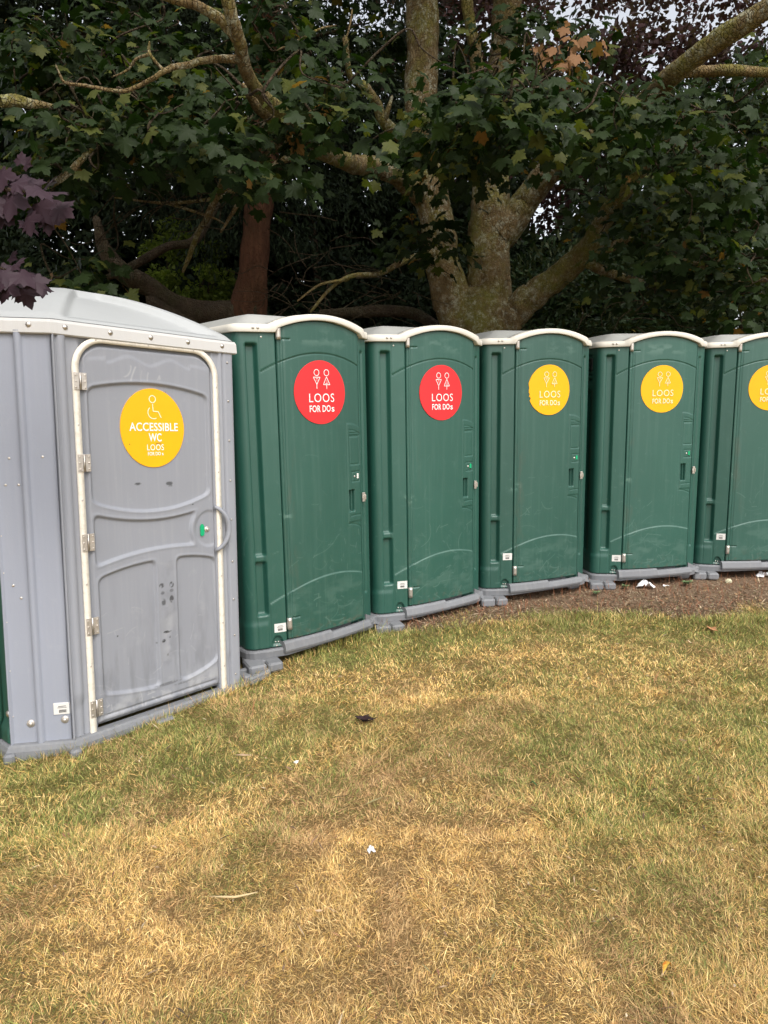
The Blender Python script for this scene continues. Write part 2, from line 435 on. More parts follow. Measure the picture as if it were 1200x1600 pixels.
# roof: fascia band round the cabin with the arch above the door
def roof_front():
    P, Nn, S = outline(.012, .06, 0.0)
    keep = ~((S >= .005) & (S <= .632) & (S > 0))
    # replace the straight recess behind the door by the bowed door line
    xs = np.linspace(.63, .006, 44)
    P = np.concatenate([P[keep], np.stack([xs, bow(xs)], 1)]); Nn = np.concatenate([Nn[keep], np.tile([[0., -1.]], (44, 1))]); S = np.concatenate([S[keep], xs])
    return P, Nn, S
def arch(x):
    "height of the fascia top above the eave"
    u = np.clip((np.asarray(x, float) + .035) / .725, 0, 1)
    return np.where((np.asarray(x) > -.035) & (np.asarray(x) < .69), .074 * np.power(np.clip(4 * u * (1 - u), 0, 1), .85), 0)
def fascia_mesh():
    P, Nn, S = roof_front()
    fr = (S > -.30) & (S < .78)
    a = np.where(fr, arch(P[:, 0]), 0)
    zb = np.where(fr & (S > 0) & (S < DW), door_top(P[:, 0]) + .004, 1.868)
    zb = np.where(fr & (S >= DW), 1.868, zb)
    zt = 1.916 + a
    ind = (P[:, 0] > -.03) & (P[:, 0] < .68) & fr
    ex = .018 + .012 * sst(-.05, .02, P[:, 0]) * (1 - sst(.66, .70, P[:, 0])) * fr
    prof = []
    for off, z in ((-.012, zb + .002), (ex, zb), (ex + .003, zb + .004), (ex + .001, zb * .45 + zt * .55), (ex - .004, zt - .004), (ex - .014, zt), (-.035 + 0 * ex, zt + .003), (-.042 + 0 * ex, zt - .012)):
        o = off if np.ndim(off) else np.full(len(P), off)
        prof.append(np.stack([P[:, 0] + Nn[:, 0] * o, P[:, 1] + Nn[:, 1] * o, z + Z0], 1))
    G = np.stack(prof, 1); V, Q = grid(G, True)
    return mesh_arr('fascia', V, [Q])
def roof_mesh():
    nu, nv = 90, 60
    u = np.linspace(-.188, .712, nu)
    yf = np.interp(u, [-.188, -.16, 0, .3, .636, .69, .712], [.140, .095, .035, .012, .035, .060, .10])
    t = np.linspace(0, 1, nv) ** 1.15
    X = np.repeat(u[:, None], nv, 1); Y = yf[:, None] + (1.115 - yf[:, None]) * t[None]
    dl = X + .188; dr = .712 - X; db = 1.115 - Y; df = Y - yf[:, None]
    mound = .078 * sst(0, .15, dl) * sst(0, .10, dr) * sst(0, .15, db) * sst(0, .16, df)
    # moulded ridges across the translucent cap
    mound += .008 * sst(.55, .8, np.cos((X - .24) * 2 * math.pi / .30)) * sst(.14, .3, df) * sst(.1, .2, db) * sst(.1, .2, dl)
    a = arch(X) * (1 - sst(.0, .4, df)) * .98
    Z = 1.914 + np.maximum(mound, a) + Z0
    V, Q = grid(np.stack([X, Y, Z], -1))
    return mesh_arr('roof', V, [Q])

def ribbon(pts, wd, closed=False):
    "flat stroke in the s,h plane -> verts2d, faces"
    pts = np.asarray(pts, float); n = len(pts)
    if closed: T = np.roll(pts, -1, 0) - np.roll(pts, 1, 0)
    else: T = np.gradient(pts, axis=0)
    T /= np.linalg.norm(T, axis=1)[:, None]; Nn = np.stack([-T[:, 1], T[:, 0]], 1)
    V = np.concatenate([pts + Nn * wd / 2, pts - Nn * wd / 2]); m = n if closed else n - 1
    F = [[i, i + n, (i + 1) % n + n, (i + 1) % n] for i in range(m)]
    return V, F
def strokes(lst, y, name, mat, parent, place):
    b = MB()
    for k, (pts, wd, closed) in enumerate(lst):
        V, F = ribbon(pts, wd, closed)
        b.add(place(V, y - .00012 * (k % 4)), F)
    return b.build(name, mat, parent)
def circ(cx, cy, r, n=28, a0=0, a1=2 * math.pi, end=False):
    a = np.linspace(a0, a1, n, endpoint=end); return np.stack([cx + r * np.cos(a), cy + r * np.sin(a)], 1)
def dens(pts, n=6):
    pts = np.asarray(pts, float); o = []
    for a, b in zip(pts[:-1], pts[1:]): o += [a + (b - a) * t for t in np.linspace(0, 1, n, endpoint=False)]
    return np.array(o + [pts[-1]])
def text2d(body, width, height, cx, cy, bold=0., spacing=1.):
    cu = bpy.data.curves.new('lettering', 'FONT'); cu.body = body; cu.offset = bold; cu.space_character = spacing; cu.resolution_u = 4; cu.fill_mode = 'FRONT'
    ob = bpy.data.objects.new('lettering', cu); COL.objects.link(ob)
    dg = bpy.context.evaluated_depsgraph_get(); me = bpy.data.meshes.new_from_object(ob.evaluated_get(dg))
    V = np.array([v.co[:2] for v in me.vertices]); F = [list(p.vertices) for p in me.polygons]
    bpy.data.objects.remove(ob); bpy.data.meshes.remove(me); bpy.data.curves.remove(cu)
    lo, hi = V.min(0), V.max(0)
    V = (V - (lo + hi) / 2) / (hi - lo) * np.array([width, height]) + np.array([cx, cy]); return V, F

def place_green(V2, y): # onto bowed door
    V2 = np.asarray(V2); return np.stack([V2[:, 0], bow(V2[:, 0]) + y, V2[:, 1] + Z0], 1)

TXT = {}
def lettering_green(mat, parent):
    b = MB()
    if not TXT:
        TXT['a'] = text2d('LOOS', .192, .053, .306, 1.490, .0, 1.12)
        TXT['b'] = text2d('FOR DO', .160, .041, .291, 1.424, .017, 1.04)
        TXT['c'] = text2d('s', .023, .029, .390, 1.418, .012, 1.)
    for k in 'abc':
        V, F = TXT[k]; b.add(place_green(V, -.0152), F)
    return b.build('lettering', mat, parent)
def picto_green(mat, parent):
    y = -.0150; L = []; wd = .0042
    for cx, up_ in ((.270, False), (.345, True)):
        L.append((circ(cx, 1.643, .0185), wd, True))
        if not up_:
            L += [(dens([(cx - .025, 1.615), (cx + .025, 1.615)]), wd, False), (dens([(cx - .025, 1.615), (cx, 1.572)]), wd, False), (dens([(cx + .025, 1.615), (cx, 1.572)]), wd, False), (dens([(cx, 1.572), (cx, 1.545)]), wd, False)]
            L += [(dens([(cx - .006, 1.606), (cx + .008, 1.606)]), .003, False), (dens([(cx - .002, 1.597), (cx + .004, 1.597)]), .003, False)]
        else:
            L += [(dens([(cx - .025, 1.570), (cx + .025, 1.570)]), wd, False), (dens([(cx - .025, 1.570), (cx, 1.618)]), wd, False), (dens([(cx + .025, 1.570), (cx, 1.618)]), wd, False), (dens([(cx, 1.570), (cx, 1.545)]), wd, False)]
            L += [(dens([(cx - .009, 1.577), (cx + .011, 1.577)]), .003, False), (dens([(cx - .002, 1.586), (cx + .008, 1.586)]), .003, False), (dens([(cx + .000, 1.595), (cx + .005, 1.595)]), .003, False)]
    return strokes(L, y, 'pictogram', mat, parent, place_green)
def disc_green(mat, parent, tear=False):
    rings = [0, .3, .6, .85, 1.0]; n = 72; V = [[.302, 1.523]]; F = []
    for k, r in enumerate(rings[1:]):
        a = np.arange(n) / n * 2 * math.pi; rr = .194 * r * np.ones(n)
        if tear and k == 3: rr -= .010 * ((a > 2.9) & (a < 3.5)) * (1 + .6 * np.sin(a * 40))
        V += list(np.stack([.302 + rr * np.cos(a), 1.523 + rr * np.sin(a)], 1))
    F += [[0, 1 + i, 1 + (i + 1) % n] for i in range(n)]
    for k in range(3):
        o = 1 + k * n; F += [[o + i, o + n + i, o + n + (i + 1) % n, o + (i + 1) % n] for i in range(n)]
    V = np.array(V); b = MB(); front = place_green(V, -.0118); b.add(front, F, False)
    rim = front[-n:]; rb = rim.copy(); rb[:, 1] += .006
    b.add(np.concatenate([rim, rb]), [[i, (i + 1) % n, (i + 1) % n + n, i + n] for i in range(n)])
    return b.build('sign', mat, parent)

def base_meshes(parent):
    # deck under the cabin
    P, Nn, S = outline(.02, .1, 0.0); keep = ~((S >= .005) & (S <= .632) & (S > 0)); P, Nn, S = P[keep], Nn[keep], S[keep]
    b = MB(); off = .016
    pr = []
    for o, z in ((-.02, .112), (off, .110), (off + .006, .098), (off + .002, .058), (-.03, .050)):
        pr.append(np.stack([P[:, 0] + Nn[:, 0] * o, P[:, 1] + Nn[:, 1] * o, np.full(len(P), z)], 1))
    G = np.stack(pr, 1); V, Q = grid(G, True); n = len(P)
    b.add(V, Q[:, ::-1].tolist(), False)
    b.add(G[:, -1], [list(range(n))]); b.add(G[:, 0], [list(range(n - 1, -1, -1))])
    # threshold below the door: left half higher than the right half
    for s0, s1, zt in ((-.035, .318, .150), (.318, .668, .134)):
        xs = np.linspace(s0, s1, 12); yb = bow(xs)
        prof = [(.0, zt + .001), (-.018, zt), (-.030, zt - .012), (-.040, .098), (-.036, .084), (0, .078), (.05, .078), (.05, zt)]
        G = np.stack([np.stack([xs, yb + py, np.full(12, pz)], 1) for py, pz in prof], 1)
        V, Q = grid(G); b.add(V, Q.tolist()); m = len(prof)
        b.add(G[0], [list(range(m))]); b.add(G[-1], [list(range(m - 1, -1, -1))])
    # gusset ears at the corners
    for x0, x1, y0 in ((.645, .800, -.012),):
        V = [[x0, y0, .10], [x1, y0 + .045, .062], [x1 - .01, y0 + .11, .062], [x0, y0 + .09, .10], [x0, y0 + .004, .175], [x1 - .055, y0 + .052, .13], [x1 - .06, y0 + .1, .13], [x0, y0 + .09, .175]]
        b.add(V, [[3, 2, 1, 0], [4, 5, 6, 7], [0, 1, 5, 4], [1, 2, 6, 5], [2, 3, 7, 6], [3, 0, 4, 7]])
        b.box((.745, .085, .085), (.16, .07, .05), R(20), .01)
    ob = b.build('base', M_base, parent)
    f = MB()
    for (x, y, dx, dy) in ((-.222, .030, .110, .16), (-.112, .012, .095, .18), (-.15, 1.0, .2, .2), (.62, 1.0, .2, .2), (.69, .16, .12, .14)):
        f = MB(); f.box((x, y, .028), (dx, dy, .058 + (.006 if x < -.2 else 0)), R(-14) if x < 0 and y < .5 else 0, .012)
        f.build('foot', M_base, ob)
    f = MB(); f.box((-.165, .075, .036), (.18, .12, .04), R(-14), .005)
    f.build('foot_plate', M_base, ob)
    return ob

def make_green(name, loc, th, seed, sign, letter, labelh, label, tear=False, green_show=1):
    t = empty(name, loc, (0, 0, R(th))); tag(t, label, 'portable toilet', 'green portable toilets in the row')
    body = link('body', body_mesh(seed), M_greenbody, t)
    base_meshes(t)
    d = link('door', door_mesh(seed), M_green, t)
    # lock
    b = MB(); b.box((.576, bow(.576) - .006, .978 + Z0), (.046, .006, .044), 0, .002); lk = b.build('lock', M_steel if green_show == 0 else M_black, d)
    b = MB(); b.box((.592 if green_show else .594, bow(.592) - .0105, .980 + Z0), (.018, .004, .034), 0, .0015); b.build('indicator', M_indic if green_show else M_label, lk)
    b = MB(); b.dome((.566, bow(.566) - .0092, .978 + Z0), .009, h=.6); b.build('knob', M_steel, lk)
    # latch on the edge
    b = MB(); b.box((.652, -.006, .832 + Z0), (.026, .012, .062), R(8), .003); b.box((.640, -.013, .832 + Z0), (.012, .007, .020), 0, .002); b.box((.662, -.012, .832 + Z0), (.010, .010, .034), R(12), .002)
    b.build('latch', M_hinge, t)
    for z in (1.866, .099):
        b = MB(); zz = np.linspace(z - .036, z + .036, 5) + Z0
        b.tube([(.0185, -.010, q) for q in zz], .0165, 14); h = b.build('hinge', M_hinge, t)
    # sign
    sg = disc_green(sign, t, tear); lettering_green(letter, sg); picto_green(letter, sg)
    # roof
    link('fascia', fascia_mesh(), M_fascia, t); link('roof', roof_mesh(), M_roof, t)
    # bolts in the fascia and panel
    for L, h, r in ((.128, 1.893, .008), (.100, 1.893, .008), (.080, 1.842, .007), (.070, -.012, .006), (.052, -.014, .006), (.066, -.033, .006)):
        x, y = -L * ca, L * sa; o = .021 if h > 1.87 else (.001 if h > 0 else -.012 if h > -.03 else .001)
        b = MB(); b.dome((x - sa * o, y - ca * o, h + Z0), r, (-sa, -ca, 0), .7); b.build('bolt', M_steel, t)
    for L in (.022, .040):
        x, y = .636 + L * ca, L * sa
        b = MB(); b.dome((x + sa * .020, y - ca * .020, 1.893 + Z0), .006, (sa, -ca, 0), .7); b.build('bolt', M_steel, t)
    # maker's plate
    L = .040; x, y = -L * ca, L * sa
    b = MB(); b.box((x - sa * .002, y - ca * .002, labelh + Z0), (.074, .003, .056), R(-20), .0006); p = b.build('label_plate', M_label, t)
    b = MB()
    for k in range(9): b.box((x - sa * .0042 + (k - 4) * .0035 * ca, y - ca * .0042 - (k - 4) * .0035 * sa, labelh - .011 + Z0), (.0019 if k % 3 else .0028, .0008, .014), R(-20))
    b.box((x - sa * .0042, y - ca * .0042, labelh + .012 + Z0), (.030, .0008, .0025), R(-20)); b.box((x - sa * .0042, y - ca * .0042, labelh + .004 + Z0), (.040, .0008, .002), R(-20))
    b.build('barcode', M_ink, p)
    # corner bracket plate on the side (clips neighbouring cabins)
    for q_ in ((.747, .10, 1.70 + Z0), (-.224, .20, 1.74 + Z0)):
        b = MB(); b.box(q_, (.008, .035, .10), 0, .002); b.build('bracket', M_black, t)
    return t

CABS = [((-.623, 4.089, .0), 42.0, 11, M_red, M_white, .080, 'green portable toilet with red round sign next to the grey accessible toilet', False, 0),
        ((.161, 4.770, -.005), 34.9, 23, M_red, M_white, .160, 'green portable toilet with red round sign, right beside the torn yellow sign', False, 1),
        ((1.019, 5.308, .009), 22.3, 37, M_yellow, M_cream, .215, 'green portable toilet whose yellow round sign has a torn left edge', True, 1),
        ((2.031, 5.702, .006), 11.6, 41, M_yellow, M_cream, .095, 'green portable toilet with intact yellow sign, crumpled white tissue on the soil before it', False, 1),
        ((3.051, 5.958, .005), 4.0, 59, M_yellow, M_cream, .215, 'green portable toilet with yellow sign at the right end, cut off by the photo edge', False, 1)]
for c in CABS: make_green('portable_toilet', *c[:2], *c[2:])

# ================================================================== GREY ACCESSIBLE TOILET
def smin(*a):
    r = a[0]
    for b in a[1:]:
        k = .035; h = np.clip(.5 + .5 * (b - r) / k, 0, 1); r = b * (1 - h) + r * h - k * h * (1 - h)
    return r
GT = empty('accessible_portable_toilet', (-1.499, 3.026, 0), (-.047, .015, R(49.48)))
# tilt is applied in world axes: build the matrix by hand
GT.matrix_world = Matrix.Translation((-1.498, 3.029, .088)) @ Matrix.Rotation(.015, 4, 'Y') @ Matrix.Rotation(-.047, 4, 'X') @ Matrix.Rotation(R(49.48), 4, 'Z')
tag(GT, 'large grey accessible portable toilet with yellow sign at the left end of the row', 'portable toilet')
GS0, GS1, GH0, GH1 = .122, .846, -.008, 1.828
def gdoor_mesh():
    s = np.arange(GS0, GS1 + .0001, .0038); h = np.arange(GH0, GH1 + .0001, .0042)
    S, H = np.meshgrid(s, h, indexing='ij')
    # rounded top corners: squeeze the columns down at the corners
    rc = .115; e = np.minimum(S - GS0, GS1 - S); lim = np.where(e < rc, GH1 - rc + np.sqrt(np.clip(rc ** 2 - (rc - e) ** 2, 0, None)), GH1)
    rb = .02; limb = np.where(e < rb, GH0 + rb - np.sqrt(np.clip(rb ** 2 - (rb - e) ** 2, 0, None)), GH0)
    H = limb + (H - GH0) / (GH1 - GH0) * (lim - limb)
    d = np.zeros_like(S)
    def pool(v, depth, soft=.011): # v>0 inside
        return depth * sst(-soft * .3, soft, v)
    quad = lambda x, p: np.polyval(np.polyfit([a for a, b in p], [b for a, b in p], 2), x)
    circ_ = np.sqrt((S - .800) ** 2 + ((H - .895) * .92) ** 2)
    p1 = smin(S - .150, .812 - S, quad(S, [(.145, 1.622), (.47, 1.660), (.81, 1.612)]) - H, H - quad(S, [(.143, 1.086), (.42, 1.020), (.824, 1.092)]))
    p2 = smin(S - .153, .735 - S, quad(S, [(.148, 1.028), (.40, .978), (.72, 1.000)]) - H, H - quad(S, [(.15, .770), (.38, .815), (.722, .812)]), (circ_ - .112))
    p3 = smin(S - .160, .470 - S, quad(S, [(.155, .715), (.32, .752), (.475, .764)]) - H, H - quad(S, [(.155, .140), (.32, .108), (.485, .092)]))
    p4 = smin(S - .588, .836 - S, quad(S, [(.570, .764), (.70, .757), (.83, .728)]) - H, H - quad(S, [(.59, .086), (.72, .105), (.85, .155)]))
    for p in (p1, p3, p4): d -= pool(p, .013)
    d -= pool(p2, .013)
    for p in (p1, p2, p3, p4): d += .0018 * np.exp(-((p + .006) / .006) ** 2)     # raised bead round each panel
    d -= .006 * sst(0, .02, .098 - circ_) * (S < .83)
    # wavy crest moulding at the top and rounded door edge
    crest = 1.765 - .018 * np.cos((S - .48) * 2 * math.pi / .23) * (np.abs(S - .48) < .23) - .35 * np.clip(np.abs(S - .48) - .23, 0, 1) ** 1.5
    d -= .003 * sst(-.012, .012, H - crest) * sst(.02, .05, e)
    edge = np.minimum(e, np.minimum(lim - H, H - GH0)); d -= .016 * (1 - sst(0, .020, edge))
    d -= .006 * groove(H, .030, .006) * sst(.02, .05, e)
    d += .0015 * np.sin(S * 9) * np.sin(H * 5.)
    n = fnoise(S, H, 12, 3)
    wear = np.zeros_like(S)
    wear = np.maximum(wear, scratches(S, H, 77, 40, .14, .83, .02, .6, .002) * .35)
    wear = np.maximum(wear, scratches(S, H, 78, 24, .15, .8, .0, .09, .003) * .9)
    wear = np.maximum(wear, scratches(S, H, 79, 6, .36, .54, 1.69, 1.72, .004) * .6)
    wear = np.maximum(wear, .35 * sst(.5, .7, n) * np.exp(-((H - .05) / .06) ** 2)); grime = .22 * sst(.45, .8, fnoise(S * 5, H, 5, 31, 5)) * (1 - sst(.0, .9, H)) + .30 * sst(.5, .8, fnoise(S, H, 30, 32, 4)) * np.exp(-H / .06) + .16 * sst(.45, .75, fnoise(S, H, 14, 33, 4)) * np.exp(-((S - .53) / .05) ** 2) * (H < .75)
    wear = np.maximum(wear, .25 * sst(.45, .7, n) * np.exp(-((S - .53) / .04) ** 2) * (H < .75))
    mark = np.zeros_like(S); nn = fnoise(S, H, 60, 9, 3)
    for (cs, ch, ws, wh, a) in ((.496, .625, .016, .014, .8), (.555, .622, .014, .018, .85), (.498, .585, .015, .010, .6), (.553, .590, .013, .010, .5), (.505, .535, .013, .022, .7), (.552, .545, .014, .022, .8),
                                (.520, .375, .026, .007, .95), (.497, .330, .012, .010, .9), (.535, .345, .007, .006, .9), (.462, .330, .006, .008, .7), (.52, .25, .008, .008, .6), (.515, .095, .09, .008, .5), (.60, .075, .06, .006, .4),
                                (.394, 1.160, .020, .006, .8), (.571, 1.153, .022, .011, .75), (.577, 1.140, .014, .005, .5), (.568, 1.62, .006, .004, .6), (.25, .41, .004, .004, .9), (.70, 1.035, .008, .003, .9)):
        q = ((S - cs) / ws) ** 2 + ((H - ch) / wh) ** 2
        mark = np.maximum(mark, a * (1 - sst(.5, 1.1, q)) * sst(.28, .5, nn))
    mark = np.maximum(mark, grime)
    P = np.stack([S, -.006 - d, H], -1); V, Q = grid(P)
    nu, nv = S.shape
    border = np.concatenate([np.arange(nu) * nv, (nu - 1) * nv + np.arange(1, nv), (np.arange(nu - 2, -1, -1)) * nv + nv - 1, np.arange(nv - 2, 0, -1)])
    back = V[border].copy(); back[:, 1] = .012
    b0 = len(V); V = np.concatenate([V, back]); k = np.arange(len(border)); kn = np.roll(k, -1)
    me = mesh_arr('door', V, [Q, np.stack([border[k], b0 + k, b0 + kn, border[kn]], 1)])
    z = np.zeros(len(back)); fattr(me, 'wear', np.concatenate([wear.ravel(), z])); fattr(me, 'mark', np.concatenate([mark.ravel(), z]))
    return me
gd = link('door', gdoor_mesh(), M_grey, GT)

# front wall round the door: vertical moulded strips
def gwall(name, pts, zb, zt, mat, parent, y_thick=.03):
    """pts: (s, d) profile where d is outward; extruded in z with thickness"""
    s = np.array([p[0] for p in pts]); d = np.array([p[1] for p in pts])
    zz = np.linspace(zb, zt, 24)
    S, H = np.meshgrid(s, zz, indexing='ij'); D = np.repeat(d[:, None], 24, 1)
    return S, H, D
def strip(name, o, ax, nrm, pts, zb, zt, mat, parent, extra=None):
    "vertical moulding: profile pts (t along ax, d outward along nrm) from point o"
    o = np.array(o); ax = np.array(ax); nrm = np.array(nrm)
    t = []; d = []
    for (a, b), (a2, b2) in zip(pts[:-1], pts[1:]):
        k = max(1, int(abs(a2 - a) / .012)); t += list(np.linspace(a, a2, k, endpoint=False)); d += list(np.linspace(b, b2, k, endpoint=False))
    t.append(pts[-1][0]); d.append(pts[-1][1]); t = np.array(t); d = np.array(d)
    H = np.linspace(zb, zt, 60); T, Hh = np.meshgrid(t, H, indexing='ij'); D = np.repeat(d[:, None], 60, 1)
    if extra is not None: D = D + extra(T, Hh)
    P = np.stack([o[0] + ax[0] * T + nrm[0] * D, o[1] + ax[1] * T + nrm[1] * D, Hh], -1)
    V, Q = grid(P)
    me = mesh_arr(name, V, [Q], smooth=False)
    fattr(me, 'wear', np.zeros(len(V))); fattr(me, 'mark', np.zeros(len(V)))
    return link(name, me, mat, parent)
# box body behind everything (closed solid)
b = MB(); poly = [(-.200, .168), (.004, .014), (.975, .014), (.975, 1.55), (-.200, 1.55)]
b.prism(poly, -.003, 1.93); shell = b.build('body', M_greywall, GT)
rib = lambda a, w_, h_: [(a, 0), (a + .006, h_), (a + w_ - .006, h_), (a + w_, 0)]
strip('front_wall', (0, 0), (1, 0), (0, -1), [(-.002, .0), (-.002, .018), (.004, .018), (.004, .002)] + rib(.020, .040, .016) + [(.066, .0), (.123, .0), (.125, -.012), (.845, -.012), (.847, 0), (.885, 0)] + rib(.890, .024, .012) + [(.920, .002), (.922, .010), (.978, .010), (.984, .004), (.986, -.02)],
      -.030, 1.862, M_grey, shell, lambda T, H: -.013 * (1 - sst(.145, .165, H)) * (T > .019) * (T < .061) - .009 * (1 - sst(.145, .16, H)) * (T > .889) * (T < .915) - .30 * (H < -.002) * (T > .126) * (T < .844))
cl, sl_ = math.cos(R(-37.3)), math.sin(R(-37.3))
strip('corner_panel', (-.208, .159), (cl, sl_), (sl_, -cl), [(-.004, -.01), (-.004, .012), (.002, .014), (.006, .002), (.014, 0)] + [(.105, .0), (.110, .004), (.114, .020), (.136, .020), (.141, .004), (.146, 0)] + [(.252, 0), (.258, .006), (.262, .016)],
      -.036, 1.862, M_greywall, shell, lambda T, H: .003 * np.sin(H * 7) * (T > .25) + .004 * np.sin(H * 4 + 1) * (T < .005))
o = strip('side_panel', (-.208, .160), (0, 1), (-1, 0), [(0, -.006), (.004, 0), (.09, 0)] + rib(.09, .05, .018) + [(.30, 0)] + rib(.30, .05, .018) + [(.55, 0)] + rib(.55, .05, .018) + [(.8, 0)] + rib(.8, .05, .018) + [(1.1, 0)] + rib(1.1, .05, .018) + [(1.39, 0)], -.025, 1.862, M_greenbody, GT,
      lambda T, H: .016 * (1 - sst(.035, .06, H)))
o['label'] = 'dark green side panel'
b = MB(); b.dome((-.2105, .185, .108), .016, (-1, 0, 0), .5, 14); b.build('bolt', M_steel, GT)
strip('right_panel', (.981, 0), (0, 1), (1, 0), [(0, 0), (.2, 0)] + rib(.2, .05, .015) + [(.5, 0)] + rib(.5, .05, .015) + [(.9, 0)] + rib(.9, .05, .015) + [(1.55, 0)], -.03, 1.862, M_greywall, shell)

# aluminium frame round the door
def fr_path(x0, x1, z0, z1, r, n=12):
    P = [(x0, z0)] + [(x0, z) for z in np.linspace(z0, z1 - r, 14)[1:]]
    P += [(x0 + r - r * math.cos(a), z1 - r + r * math.sin(a)) for a in np.linspace(0, math.pi / 2, n)[1:]]
    P += [(x1 - r + r * math.sin(a), z1 - r + r * math.cos(a)) for a in np.linspace(0, math.pi / 2, n)]
    P += [(x1, z) for z in np.linspace(z1 - r, z0, 14)[1:]]
    return np.array(P)
outer = fr_path(.084, .880, -.040, 1.858, .15); inner = fr_path(.112, .851, -.040, 1.832, .125)
G = np.stack([np.stack([outer[:, 0], np.full(len(outer), -.002), outer[:, 1]], 1), np.stack([outer[:, 0], np.full(len(outer), -.014), outer[:, 1]], 1),
              np.stack([inner[:, 0], np.full(len(inner), -.014), inner[:, 1]], 1), np.stack([inner[:, 0], np.full(len(inner), -.002), inner[:, 1]], 1)], 1)
V, Q = grid(G); fr = link('door_frame', mesh_arr('door_frame', V, [Q], False), M_alu, GT)
b = MB()
for (x, z) in [(.20, 1.845), (.47, 1.845), (.73, 1.845), (.866, 1.66), (.866, 1.42), (.866, 1.2), (.866, 1.0), (.866, .89), (.866, .62), (.866, .35), (.866, .1), (.098, 1.45), (.098, 1.1), (.098, .7), (.098, .3)]:
    b = MB(); b.dome((x, -.014, z), .005, h=.3); b.build('screw', M_hinge, fr)
pass
for (z0, z1) in ((1.610, 1.688), (1.233, 1.314), (.857, .940), (.452, .535), (.045, .128)):
    b = MB(); zm = (z0 + z1) / 2; H_ = z1 - z0
    b.box((.098, -.0165, zm), (.024, .004, H_), 0, .001); b.box((.134, -.0165, zm), (.024, .004, H_), 0, .001)
    b.tube([(.116, -.0172, z0), (.116, -.0172, z1)], .0040, 8)
    for k in (-1, 0, 1):
        b.dome((.094, -.0185, zm + k * H_ * .36), .0048, h=.6, seg=8); b.dome((.138, -.0185, zm + k * H_ * .36), .0048, h=.6, seg=8)
    b.build('hinge', M_hinge, GT)
# pull handle, lock
b = MB(); P = []
for a in np.linspace(-1, 1, 25):
    P.append((.835 + .066 * (1 - a * a) ** .75, -.012 - .034 * (1 - a ** 4), .889 + .122 * a))
b.tube(P, .0105 + .004 * (1 - np.linspace(-1, 1, 25) ** 2), 12); b.build('handle', M_grey, gd)
fattrs = bpy.data.objects[-1] if False else None
b = MB(); b.prism([(0, 0), (.017, 0), (.022, .012), (.022, .048), (.014, .064), (.004, .064), (-.003, .050), (-.003, .010)], 0, .004)
me_o = b.build('indicator', M_indic, gd)
for v in me_o.data.vertices: x, y, z = v.co; v.co = (.745 + x, -.004 - z, .858 + y)
b = MB(); b.dome((.788, -.0008, .890), .016, h=.2, seg=16); b.dome((.788, -.004, .890), .009, h=.8, seg=12); b.build('lock', M_hinge, gd)
# sign
def place_grey(V2, y):
    V2 = np.asarray(V2); return np.stack([V2[:, 0], np.full(len(V2), y), V2[:, 1]], 1)
b = MB(); n = 80; a = np.arange(n) / n * 2 * math.pi; V2 = np.stack([.489 + .178 * np.cos(a), 1.438 + .198 * np.sin(a)], 1)
F1 = place_grey(V2, .0025); F2 = place_grey(V2, .010); b.add(np.concatenate([F1, F2]), [list(range(n))] + [[i, i + n, (i + 1) % n + n, (i + 1) % n] for i in range(n)])
sg = b.build('sign', M_yellow, GT)
b = MB()
for args in (('ACCESSIBLE', .272, .042, .494, 1.444, .014, 1.04), ('WC', .072, .042, .497, 1.391, .016, 1.)): V, F = text2d(*args); b.add(place_grey(V, .0012), F)
b.build('lettering', M_white, sg)
b = MB()
for args in (('LOOS', .094, .030, .497, 1.341, .0, 1.1), ('FOR DO', .072, .018, .489, 1.309, .012, 1.), ('s', .009, .012, .536, 1.306, .01, 1.)): V, F = text2d(*args); b.add(place_grey(V, .0012), F)
o = b.build('lettering', M_white, sg)
wd = .0048
L = [(circ(.489, 1.583, .0175), wd, True), (dens([(.489, 1.560), (.491, 1.522)]), wd, False), (dens([(.490, 1.523), (.520, 1.521)]), wd, False), (dens([(.519, 1.522), (.535, 1.490)]), wd, False),
     (circ(.493, 1.516, .031, 24, R(130), R(300), True), wd, False)]
strokes(L, .0012, 'pictogram', M_cream, sg, place_grey)
b = MB(); b.box((.515, .0012, 1.362), (.032, .001, .002), 0); b.build('scuff', M_ink, sg)
b = MB(); b.box((.355, .0012, 1.358), (.004, .001, .005), 0); b.build('scuff', M_ink, sg)
# label and bolts on the corner panel
def cp(t, z, d=0): return np.array([-.208 + cl * t + sl_ * d, .159 + sl_ * t - cl * d, z])
b = MB(); b.box(cp(.222, .122, .0025), (.074, .004, .056), R(-37.3), .001); p = b.build('label_plate', M_label, GT)
b = MB()
for k in range(10): b.box(cp(.225 + (k - 4.5) * .0033, .110, .0052), (.0020, .001, .014), R(-37.3))
b.box(cp(.223, .134, .0052), (.034, .001, .0024), R(-37.3)); b.box(cp(.223, .127, .0052), (.040, .001, .0018), R(-37.3)); b.build('barcode', M_ink, p)
for (t, z, r) in ((.083, .060, .019), (.232, .066, .019), (.061, 1.300, .006), (.094, 1.18, .006), (.200, 1.305, .006), (.04, 1.18, .006), (.075, .66, .0065), (.045, .72, .0065), (.008, .95, .004), (.008, .55, .004), (.008, .78, .004), (.008, .32, .004), (.008, .10, .004)):
    b = MB(); q = cp(t, z, .0005)
    b.dome(q, r, (sl_, -cl, 0), .35, 14)
    if r > .01: b.dome(cp(t, z, .006), r * .5, (sl_, -cl, 0), .8, 12)
    b.build('bolt', M_hinge, GT)
for z in (1.80, 1.59, 1.373, 1.15, .93, .69, .47, .26, .03):
    b = MB(); b.dome((.946, -.011, z), .0062, h=.7); b.build('bolt', M_steel, GT)
